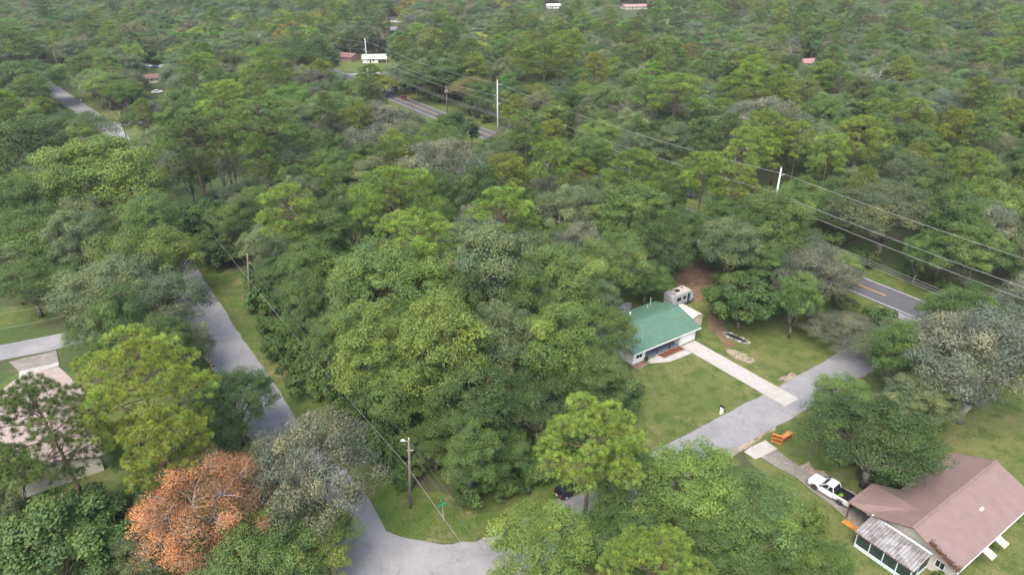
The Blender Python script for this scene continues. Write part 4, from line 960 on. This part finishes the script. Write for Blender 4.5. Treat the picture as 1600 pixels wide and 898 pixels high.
roof_slab([(lm, ly0, lrz), (lx1, ly0, lez), (lx1, ly1, lez), (lm, ly1, lrz)]).build('roof_slope', M['shingle'], lh)
MB().box((lm, (ly0+ly1)/2, lrz+.02), (.34, ly1-ly0+.05, .06)).build('ridge_cap', M['brown_trim'], lh)
for a, b in ((lx0, lm), (lx1, lm)): MB().tube([(a, ly0-.02, lez-.12), (b, ly0-.02, lrz-.12)], .07, 4).build('rake_trim', M['brown_trim'], lh)
window(lh, 2.6, 4.0, .9, 1.9, ly0+.5)

# far houses
def far_house(name, label, u, v, L, W, rz, wall, roof, hw=2.6, hr=1.6, carport=False):
    p = at(u, v); e = empty(name, (p[0], p[1], 0), rz, label, 'house'); l, w = L/2, W/2
    m = MB().b2((-l, -w, 0), (l*(.3 if carport else 1), w, hw))
    for x in (-l, l-.2): m.add([(x, -w, hw), (x, w, hw), (x, 0, hw+hr-.12), (x+.2, -w, hw), (x+.2, w, hw), (x+.2, 0, hw+hr-.12)], [(0, 2, 1), (3, 4, 5), (0, 3, 5, 2), (2, 5, 4, 1), (1, 4, 3, 0)])
    m.build('wall', M[wall], e)
    k = hr/w*.6
    roof_slab([(-l-.5, -w-.6, hw-k), (l+.5, -w-.6, hw-k), (l+.5, 0, hw+hr), (-l-.5, 0, hw+hr)]).build('roof_slope', M[roof], e); roof_slab([(l+.5, w+.6, hw-k), (-l-.5, w+.6, hw-k), (-l-.5, 0, hw+hr), (l+.5, 0, hw+hr)]).build('roof_slope', M[roof], e)
    for x in ((-l*.6, -l*.1) if carport else (-l*.6, l*.05, l*.65)): window(e, x-.6, x+.6, .9, 2.0, -w)
    d = box_part('door', (-l*.35-.45, -w-.06, .05), (-l*.35+.45, -w-.003, 2.05), M['brown_trim'], e)
    if carport:
        for y in (-w+.1, w-.1): MB().b2((l-.2, y-.08, 0), (l-.02, y+.08, hw-.1)).build('carport_post', M['white'], e)
    return e
far_house('white_roofed_house', 'small white house with pale metal roof across the far street', 586, 97, 13, 8, R_(8), 'white', 'whiteroof', carport=True)
far_house('brown_roofed_house', 'low brick house with brown roof left of the far white house', 540, 94, 15, 9, R_(-25), 'brick', 'brownroof_far')
far_house('grey_roofed_house', 'far house with grey brown roof among yellow trees near the top', 617, 34, 17, 10, R_(-10), 'white', 'greyroof_far')
far_house('pale_gabled_house', 'far pale gabled house below the grey brown roof', 610, 52, 12, 8, R_(60), 'cream', 'greyroof_far')
far_house('pink_roofed_house', 'distant house with pink roof at the top edge', 990, 14, 24, 13, R_(15), 'cream', 'pinkroof_far')
far_house('white_distant_house', 'distant pale house glimpsed left of the pink roof', 866, 13, 16, 10, R_(5), 'white', 'whiteroof')
far_house('tan_distant_house', 'pale tan roof glimpsed in the wood on the upper right', 1260, 104, 11, 8, R_(25), 'cream', 'pinkroof_far')
far_house('grey_cottage', 'small grey roofed building beside the far left street', 138, 143, 9, 5.5, R_(120), 'greywall', 'greyroof_far', 2.4, 1.2)
far_house('brown_cottage', 'low brown roof peeking between trees right of the far junction', 238, 128, 9, 6, R_(20), 'cream', 'brownroof_far', 2.4, 1.3)
far_house('white_trailer_home', 'long white flat roofed mobile home behind the dirt yard', 1066, 396, 9, 3.6, R_(40), 'white', 'whiteroof', 2.5, .3)

# ------------------------------------------------------------------ vehicles
def wheels(e, xs, y, r=.38, w=.26, rim='rim'):
    for x in xs:
        for s_ in (-1, 1):
            t = MB().tube([(x, s_*y-w/2, r), (x, s_*y+w/2, r)], r, 18).build('wheel', M['tyre'], e, bevel=.02); MB().tube([(x, s_*(y+.01)-w/2, r), (x, s_*(y+.01)+w/2, r)], r*.58, 12).build('rim', M[rim], t)
def loft(sec, name, mat, e, bevel=.04):
    """list of (x, half width, z0, z1) cross sections joined into a body"""
    m = MB(); V = []
    for x, hw, z0, z1 in sec: V += [(x, -hw, z0), (x, hw, z0), (x, hw*.94, z1), (x, -hw*.94, z1)]
    n = len(sec); F = [(0, 3, 2, 1), (4*n-4, 4*n-3, 4*n-2, 4*n-1)]
    for i in range(n-1):
        a = 4*i; b = a+4; F += [(a, b, b+3, a+3), (a+1, a+2, b+2, b+1), (a+3, b+3, b+2, a+2), (a, a+1, b+1, b)]
    return m.add(V, F).build(name, M[mat], e, bevel=bevel)
def cabin(e, x0, x1, x2, x3, hw, z0, z1, paint, inset=.14):
    """greenhouse: glass volume with painted roof; x0..x3 base front, roof front, roof rear, base rear"""
    V = [(x0, -hw, z0), (x0, hw, z0), (x3, hw, z0), (x3, -hw, z0), (x1, -hw+inset, z1), (x1, hw-inset, z1), (x2, hw-inset, z1), (x2, -hw+inset, z1)]
    MB().add(V, [(0, 1, 5, 4), (1, 2, 6, 5), (2, 3, 7, 6), (3, 0, 4, 7), (4, 5, 6, 7), (3, 2, 1, 0)]).build('windows', M['glass'], e)
    MB().slab([(x1+.06, hw-inset+.03, z1+.06), (x1+.06, -hw+inset-.03, z1+.06), (x2-.06, -hw+inset-.03, z1+.06), (x2-.06, hw-inset+.03, z1+.06)][::-1], .09).build('roof', M[paint], e, bevel=.03)
    for s_ in (-1, 1):
        for (xa, xb) in ((x0, x1), (x3, x2), ((x0+x3)/2-.05, (x1+x2)/2-.05)):
            MB().tube([(xa, s_*hw, z0), (xb, s_*(hw-inset+.01), z1)], .05, 4).build('pillar', M[paint], e)
tp_ = at(1297, 772); tk_ = empty('pickup_truck', (tp_[0], tp_[1], .06), R_(128), 'white pickup truck with black bed parked on the worn driveway', 'pickup truck')
loft([(2.78, .78, .5, .92), (2.62, .93, .42, 1.06), (1.2, .97, .36, 1.16), (.9, .98, .36, 1.18), (-.62, .98, .36, 1.18), (-.66, .98, .36, 1.2)], 'body', 'carwhite', tk_, .05)
cabin(tk_, 1.15, .45, -.42, -.66, .93, 1.17, 1.78, 'carwhite', .16)
for s_ in (-1, 1):
    box_part('bed_side', (-2.72, s_*.98-(.1 if s_ > 0 else 0), .5), (-.68, s_*.98+(.1 if s_ < 0 else 0), 1.2), M['carwhite'], tk_, .03)
box_part('bed_floor', (-2.68, -.87, .5), (-.68, .87, .68), M['black'], tk_); box_part('bed_front', (-.76, -.87, .68), (-.68, .87, 1.19), M['black'], tk_)
for s_ in (-1, 1): box_part('bed_liner', (-2.68, s_*.87-.012, .68), (-.77, s_*.87+.012, 1.24), M['black'], tk_)
tg = box_part('tailgate', (-2.8, -.9, .55), (-2.725, .9, 1.2), M['carwhite'], tk_, .02)
for s_ in (-1, 1):
    box_part('tail_light', (-2.76, s_*.93-.07, .8), (-2.735+.0, s_*.93+.07, 1.12), M['red'], tk_)
    box_part('headlight', (2.58, s_*.72-.14, .74), (2.72, s_*.72+.14, .92), M['glass'], tk_)
    box_part('mirror', (.95, s_*1.08-.1, 1.2), (1.07, s_*1.08+.1, 1.4), M['black'], tk_, .02)
    for x in (1.72, -1.62): MB().tube([(x+.5*math.cos(a), s_*.985, .38+.5*math.sin(a)) for a in np.linspace(.1, 3.04, 9)], .045, 4).build('wheel_arch', M['black'], tk_)
box_part('bumper', (2.68, -.85, .38), (2.86, .85, .58), M['black'], tk_, .04); box_part('bumper', (-2.96, -.88, .42), (-2.81, .88, .6), M['black'], tk_, .03); box_part('grille', (2.7, -.5, .62), (2.79, .5, .86), M['black'], tk_)
box_part('door_handle', (-.35, -1.01, .98), (-.15, -.975, 1.03), M['black'], tk_); wheels(tk_, (1.72, -1.62), .87, .39, .27)
cl = link('cargo_cloth', PROTO['bush'][1][0]); wp = loc2(tp_, R_(128), -1.25, .2); cl.location = (wp[0], wp[1], .76); cl.scale = (.13, .13, .13); cl.color = (.3, .55, .04, 1); tag(cl, 'lime green bundle lying in the white pickup bed', 'bundle')
def car(name, label, u, v, rz, paint, suv=False):
    p = at(u, v); e = empty(name, (p[0], p[1], .06), rz, label, 'car'); h = .22 if suv else 0
    loft([(2.25, .7, .4, .7), (2.1, .86, .3, .82+h*.5), (.9, .9, .28, .98+h*.6), (-1.7, .9, .28, 1.0+h*.6), (-2.15, .84, .34, .95+h*.5), (-2.25, .74, .45, .8)], 'body', paint, e, .07)
    cabin(e, 1.05, .35, -1.5 if suv else -1.0, -2.05 if suv else -1.75, .86, .97+h*.6, 1.42+h, paint)
    for s_ in (-1, 1):
        box_part('headlight', (2.08, s_*.62-.13, .6), (2.2, s_*.62+.13, .74), M['white'], e); box_part('tail_light', (-2.24, s_*.66-.12, .74), (-2.14, s_*.66+.12, .88), M['red'], e)
    box_part('number_plate', (-2.29, -.22, .5), (-2.256, .22, .62), M['white'], e)
    wheels(e, (1.38, -1.35), .8, .33, .22, 'steel'); return e
ra = math.atan2(hd[1], hd[0])
q = at(631, 156); car('red_car', 'red hatchback driving along the main road near the far bend', 631, 156, ra+math.pi, 'carred', True)
car('blue_car', 'blue vehicle half hidden by leaves on the far bend of the main road', 616, 141, ra+math.pi, 'carblue', True)
car('black_car', 'black car half hidden under the bright front pine', 893, 768, R_(30), 'carblack')
for u, v, rz, pt, lb in ((231, 105, .3, 'carwhite', 'white car, left one of three parked in the upper left wood'), (243, 107, .5, 'carblue', 'blue car, middle one of three parked in the upper left wood'), (255, 106, .2, 'carwhite', 'white car, right one of three parked in the upper left wood'), (246, 146, .4, 'carwhite', 'white car below the low brown roof right of the far junction')): car('parked_car', lb, u, v, rz, pt)

# ------------------------------------------------------------------ street furniture, poles, wires
def steel_pole(u, v, label, Hp=22.5):
    p = at(u, v, Hp); e = empty('steel_pole', (p[0], p[1], 0), ra, label, 'power pole', 'steel transmission poles')
    MB().tube([(0, 0, -.2), (0, 0, Hp*.5), (0, 0, Hp)], [.3, .24, .16], 12).build('shaft', M['steel'], e, smooth=True)
    for k, z in enumerate((Hp-1.6, Hp-4.6, Hp-7.6)):
        s_ = 1 if k != 1 else -1; i = MB(); 
        for j in range(5): i.tube([(0, s_*(.3+j*.22), z), (0, s_*(.42+j*.22), z)], .13, 8)
        i.tube([(0, 0, z), (0, s_*1.5, z)], .05, 6).build('insulator', M['greywall'], e)
    MB().tube([(0, -1.1, 11.2), (0, 1.1, 11.2)], .07, 4).build('cross_arm', M['wood_pole'], e)
    return np.array([p[0], p[1], 0])
P0 = steel_pole(478, 40, 'farthest steel pole, its tip above the trees at the top left')
P1 = steel_pole(570, 60, 'white steel pole in front of the far white house')
P2 = steel_pole(777, 125, 'middle steel pole beside the main road')
P3 = steel_pole(1221, 262, 'right steel pole rising from trees above the main road')
P4 = P3 + (P3-P2)*1.0; P4[0] += 2
def wire(name, a, b, sag, rad, mat, label, group):
    pts = [(a + (b-a)*t) + np.array([0, 0, -4*sag*t*(1-t)]) for t in np.linspace(0, 1, 17)]
    o = MB().tube(pts, rad, 5).build(name, M[mat], smooth=True); tag(o, label, 'wire', group); return o
spans = [(P0, P1, 'between the two farthest steel poles'), (P1, P2, 'from the far house to the middle steel pole'), (P2, P3, 'between the middle and the right steel pole'), (P3, P4, 'running right from the right steel pole')]
perp = np.array([*H_n, 0])
for a, b, w in spans:
    for k, (z, s_) in enumerate(((20.9, 1.5), (17.9, -1.5), (14.9, 1.5))):
        wire('power_line', a+perp*s_+np.array([0, 0, z]), b+perp*s_+np.array([0, 0, z]), 1.6, .035, 'wire', ('top', 'second', 'third')[k]+' wire '+w, 'transmission wires')
    if a is P0: continue
    for k, s_ in enumerate((-1, 0, 1)): wire('power_line', a+perp*s_+np.array([0, 0, 11.3]), b+perp*s_+np.array([0, 0, 11.3]), 1.3, .026, 'wire', ('near', 'middle', 'far')[k]+' one of the three low wires '+w, 'low wires of the steel poles')
def wood_pole(u, v, Hp, label, lamp=False, tf=False, lean=(0, 0)):
    p = at(u, v); e = empty('wooden_pole', (p[0], p[1], 0), 0, label, 'utility pole', 'wooden utility poles')
    MB().tube([(0, 0, -.2), (lean[0]*.5, lean[1]*.5, Hp*.5), (lean[0], lean[1], Hp)], [.19, .16, .12], 10).build('shaft', M['wood_pole'], e, smooth=True)
    MB().tube([(lean[0]-.3, lean[1], Hp-1.6), (lean[0]+.45, lean[1], Hp-1.6)], .05, 5).build('bracket', M['steel'], e)
    MB().tube([(lean[0], lean[1], Hp-.05), (lean[0], lean[1], Hp+.25)], [.07, .05], 8).build('insulator', M['white'], e)
    if lamp: MB().tube([(lean[0], lean[1], Hp-.35), (lean[0]-.55, lean[1], Hp-.1)], .035, 5).build('lamp_arm', M['steel'], e); MB().box((lean[0]-.7, lean[1], Hp-.1), (.5, .24, .16), taper=(.7, .7)).build('lamp_head', M['white'], e, bevel=.03)
    if tf:
        for s_ in (-.4, .4): MB().tube([(s_, 0, Hp-2.4), (s_, 0, Hp-1.4)], .24, 10).build('transformer', M['greywall'], e)
    return np.array([p[0], p[1], 0]), e
W1, _ = wood_pole(641, 793, 10.6, 'brown wooden utility pole with lamp beside the street junction', True, lean=(.55, 0))
W2, _ = wood_pole(391, 478, 10.6, 'wooden utility pole on the grass verge of the left street', lean=(1.3, 0))
W3, _ = wood_pole(236, 262, 10.6, 'wooden utility pole half hidden below the far junction')
W4, _ = wood_pole(201, 225, 10.6, 'leaning dark pole on the lawn right of the far junction', lean=(-.6, 0))
W5, _ = wood_pole(120, 137, 10.6, 'wooden utility pole beside the small grey far building')
W6, _ = wood_pole(93, 113, 10.6, 'farthest wooden pole along the far left street')
wood_pole(699, 177, 10.5, 'wooden pole with transformers beyond the main road', tf=True)
W0 = W1 + np.array([18, -28, 0])
up = lambda p, z, dx=0: p + np.array([dx, 0, z])
for a, b, w in ((W0, W1, 'over the street junction'), (W1, W2, 'along the left street verge'), (W2, W3, 'beside the upper left street'), (W3, W5, 'above the far junction'), (W5, W6, 'along the far left street')):
    wire('utility_cable', up(a, 7.0, -.1), up(b, 7.0, -.1), .5, .02, 'wire', 'thick pale cable '+w, 'cables of the wooden poles')
    wire('utility_cable', up(a, 10.7, .5), up(b, 10.7, .5), .6, .014, 'wire_dark', 'thin upper wire '+w, 'cables of the wooden poles')
    wire('utility_cable', up(a, 9.0, .6), up(b, 9.0, .6), .6, .014, 'wire_dark', 'thin lower wire '+w, 'cables of the wooden poles')
w_a, w_b = at(-60, 498, 6), at(110, 468, 6)
wire('utility_cable', w_a, w_b + (w_b-w_a)*.6, .4, .02, 'wire', 'upper service wire over the side street on the left', 'cables of the wooden poles')
wire('utility_cable', at(-60, 524, 5), at(160, 478, 5), .4, .02, 'wire', 'lower service wire over the side street on the left', 'cables of the wooden poles')
# street name sign
p = at(693, 814); ss = empty('street_sign', (p[0], p[1], 0), HA, 'green street name sign on a thin post at the junction', 'sign')
MB().tube([(0, 0, -.1), (0, 0, 2.6)], .035, 6).build('post', M['steel'], ss); box_part('name_board', (-.5, -.02, 2.62), (.5, .02, 2.86), M['signgreen'], ss); box_part('name_board', (-.02, -.5, 2.87), (.02, .5, 3.11), M['signgreen'], ss)
p = at(165, 203); ss = empty('stop_sign', (p[0], p[1], 0), R_(-30), 'red stop sign at the far junction', 'sign')
MB().tube([(0, 0, 0), (0, 0, 2.3)], .04, 6).build('post', M['steel'], ss)
oc = MB(); oc.tube([(0, -.05, 2.6), (0, -.02, 2.6)], .5, 8); oc.build('red_plate', M['red'], ss)
ft = bpy.data.curves.new('lettering', 'FONT'); ft.body = 'STOP'; ft.size = .36; ft.align_x = 'CENTER'; ft.align_y = 'CENTER'; ft.extrude = .004; ft.materials.append(M['white'])
fo_ = bpy.data.objects.new('tmp', ft); COL.objects.link(fo_); bpy.context.view_layer.update(); fm = bpy.data.meshes.new_from_object(fo_.evaluated_get(bpy.context.evaluated_depsgraph_get())); bpy.data.objects.remove(fo_)
fo = link('lettering', fm, ss); fo.location = (0, -.056, 2.6); fo.rotation_euler = (R_(90), 0, 0)
box_part('lower_plate', (-.35, -.05, 1.6), (.35, -.02, 1.95), M['red'], ss)
def mailbox(u, v, label, white=False, rz=HA):
    p = at(u, v); e = empty('mailbox', (p[0], p[1], 0), rz, label, 'mailbox')
    if white: box_part('post', (-.3, -.12, 0), (.3, .12, 1.15), M['white'], e, .02)
    else: box_part('post', (-.06, -.06, 0), (.06, .06, 1.05), M['wood_pole'], e)
    z = 1.16 if white else 1.06
    MB().prism([(-.13, z), (.13, z), (.13, z+.16), (.08, z+.25), (-.08, z+.25), (-.13, z+.16)], -.3, .3).build('box', M['black'], e); return e
mailbox(1127, 646, 'black mailbox on a broad white stand beside the street', True); mailbox(127, 158, 'small mailbox beside the far left street drive', True); mailbox(51, 612, 'dark slim mailbox post on the paver driveway', False)
# discarded cabinets
p = at(1213, 690); cb = empty('wooden_cabinet', (p[0], p[1], 0), R_(18), 'orange wooden cabinet lying open-faced at the street edge, left one', 'cabinet')
box_part('back', (-.62, .0, .06), (.62, .05, 1.1), M['cabinet_dark'], cb)
for lo, hi in (((-.68, -.45, 0), (-.62, .06, 1.16)), ((.62, -.45, 0), (.68, .06, 1.16)), ((-.62, -.45, 0), (.62, .06, .06)), ((-.62, -.45, 1.1), (.62, .06, 1.16)), ((-.62, -.4, .55), (.62, 0, .6))): box_part('board', lo, hi, M['cabinet'], cb)
cb.rotation_euler = (R_(-12), 0, R_(-30))
p = at(1227, 686); cb = empty('wooden_cabinet', (p[0], p[1], 0), HA, 'long orange wooden cabinet standing right of the open one at the street edge', 'cabinet')
box_part('carcass', (-1.0, -.3, .03), (1.0, .3, .8), M['cabinet'], cb, .02); box_part('top_board', (-1.05, -.34, .8), (1.05, .34, .86), M['cabinet'], cb, .01)
for k in range(3): d = box_part('drawer', (-.94+k*.64, -.33, .1), (-.34+k*.64, -.302, .74), M['cabinet_dark'], cb); box_part('knob', (-.67+k*.64, -.36, .4), (-.61+k*.64, -.331, .46), M['black'], d)
p = loc2(BO, HA, -2.6, 6.1); bd = empty('timber_board', (p[0], p[1], 0), HA, 'orange timber boards lying beside the screened porch', 'board')
for k in range(3): MB().box((.28*(k-1), 0, .12+.02*k), (.26, 2.0, .06), rz=.03*k).build('plank', M['cabinet'], bd)
p = at(137, 156)

# ------------------------------------------------------------------ undergrowth
ug = np.random.default_rng(31)
def thicket(poly_px, n, label_side, s0=.5, s1=1.1, cols=('B', 'B', 'M', 'L'), group='undergrowth shrubs', zr=(.7, 1.25)):
    us = [q[0] for q in poly_px]; vs = [q[1] for q in poly_px]; k = 0
    for _ in range(n*12):
        u, v = ug.uniform(min(us), max(us)), ug.uniform(min(vs), max(vs))
        if not inpoly(u, v, poly_px): continue
        p = at(u, v)
        if onroad(p[0], p[1], -.6): continue
        s = ug.uniform(s0, s1); plant('bush', str(ug.choice(cols)), p, s, s*ug.uniform(*zr), label_side, group); k += 1
        if k >= n: break
thicket([(388, 480), (400, 520), (436, 570), (484, 625), (550, 690), (604, 745), (660, 730), (700, 640), (560, 520), (440, 440), (398, 420)], 112, 'low green undergrowth shrub between the verge and the wooded lot', .7, 1.45)
thicket([(600, 690), (625, 770), (660, 745), (700, 735), (650, 640)], 20, 'bright shrub growing behind the lamp-bearing utility pole', .5, 1.0)
thicket([(690, 745), (720, 790), (780, 792), (840, 768), (870, 720), (780, 690)], 18, 'shrub at the front edge of the wooded lot by the junction', .6, 1.2)
thicket([(270, 330), (300, 400), (360, 420), (400, 400), (330, 310)], 18, 'vine-clad shrub beside the upper grass strip', .8, 1.5)
thicket([(860, 700), (890, 740), (960, 690), (1000, 640), (985, 590), (940, 620)], 20, 'shrub below the bright front pine along the lawn', .5, 1.1, ('M', 'D', 'B'))
thicket([(1110, 440), (1120, 500), (1180, 515), (1215, 490), (1200, 440)], 18, 'vine-covered shrub right of the camper trailer', .8, 1.5, ('L', 'B', 'M'))
thicket([(0, 820), (60, 800), (180, 790), (230, 760), (300, 780), (220, 898), (0, 898)], 24, 'green shrub below the tan roofed house', .7, 1.3)
thicket([(1245, 745), (1275, 715), (1320, 750), (1420, 775), (1440, 735), (1340, 700)], 12, 'shrub at the foot of the big rounded oak', .4, .8, ('M', 'D'))
thicket([(1240, 800), (1300, 850), (1330, 898), (1200, 898)], 10, 'light shrub left of the screened porch', .5, .9, ('Y', 'M'))
for k in range(3):
    p = loc2(BO, HA, -1.9+k*.5, -3.4-k*.5); plant('bush', 'M', p, .3, .35, ('left', 'middle', 'right')[k]+' one of three small plants by the near gable corner')
# line of trees' feet along the main road
for sgn, rr in ((1, 10.5), (-1, 11.5)):
    for t in np.arange(-100, 190, 8.5):
        p = hw0 + hd*t + H_n*sgn*(rr+ug.normal(0, 1.2))
        if blocks(p[0], p[1], 1.5, .3, 2.5): continue
        s = ug.uniform(.7, 1.4); u_, v_ = proj((*p, 1))
        if not (-30 < u_ < 1630) or (sgn < 0 and t > 20 and t < 120): continue
        plant('bush', str(ug.choice(['B', 'M', 'D'])), (*p, 0), s, s*ug.uniform(.8, 1.4), 'roadside shrub along the '+('far' if sgn > 0 else 'near')+' verge of the main road', 'roadside shrubs')
# tufts of taller grass on lawns and verges: nobody could count them
def tufts(name, polys, n, col, seed, h=.16, label=None):
    r = np.random.default_rng(seed); P = []
    for poly in polys:
        W_ = [at(*q)[:2] for q in poly]; lo = np.min(W_, 0); hi = np.max(W_, 0); area = (hi-lo).prod(); m = int(n*min(1, area/900))
        Q = r.uniform(lo, hi, (m, 2)); Q = [q for q in Q if inpoly(q[0], q[1], [tuple(w) for w in W_]) and not onroad(q[0], q[1], -1.2)]
        P += Q
    P = np.array(P); P3 = np.repeat(np.concatenate([P, np.full((len(P), 1), .07)], 1), 4, 0); P3[:, :2] += r.normal(0, .07, (len(P3), 2)); P3[:, 2] += r.uniform(0, h, len(P3))
    T = np.exp(r.normal(0, .2, (len(P3), 1)))*np.ones((1, 3))
    V, F, T = leaves(P3, unit(r.normal(0, .6, (len(P3), 3))+[0, 0, .7]), h*1.6, h*.6, r, T)
    o = tag(link(name, npmesh(name, V, F, M['leaf'], T)), label, 'grass', None, 'stuff'); o.color = (*col, 1)
tufts('lawn_tufts', [[(1000, 575), (1000, 640), (1030, 700), (1180, 625), (1075, 560)], [(1100, 520), (1220, 600), (1320, 560), (1280, 480), (1120, 490)], [(1180, 690), (1250, 730), (1340, 760), (1480, 690), (1600, 650), (1600, 898), (1500, 898), (1300, 700), (1240, 660)], [(1240, 740), (1330, 810), (1400, 898), (1250, 898)]], 9000, (.14, .165, .045), 3, .07, 'scattered grass tufts on the lawns')
tufts('verge_tufts', [[(600, 830), (620, 770), (700, 780), (860, 750), (900, 780), (800, 825), (700, 848)], [(300, 410), (380, 440), (450, 560), (600, 700), (600, 800), (460, 660), (360, 520)]], 9000, (.115, .165, .035), 4, .1, 'tall grass tufts on the street verges')
print('OBJ', len(bpy.data.objects))


# ------------------------------------------------------------------ thin haze over the whole place
hz_ = MB().b2((-7200, -500, -1), (7200, 7200, CAM_H+4)).build('haze', M['white']); tag(hz_, 'thin pale haze in the air', 'haze', None, 'stuff')
hm = bpy.data.materials.new('haze'); hm.use_nodes = True; hn = hm.node_tree.nodes; hn.clear(); ho = hn.new('ShaderNodeOutputMaterial'); hv = hn.new('ShaderNodeVolumePrincipled')
hv.inputs['Color'].default_value = (.9, .95, 1, 1); hv.inputs['Density'].default_value = .0001
hm.node_tree.links.new(hv.outputs[0], ho.inputs['Volume']); hz_.data.materials[0] = hm
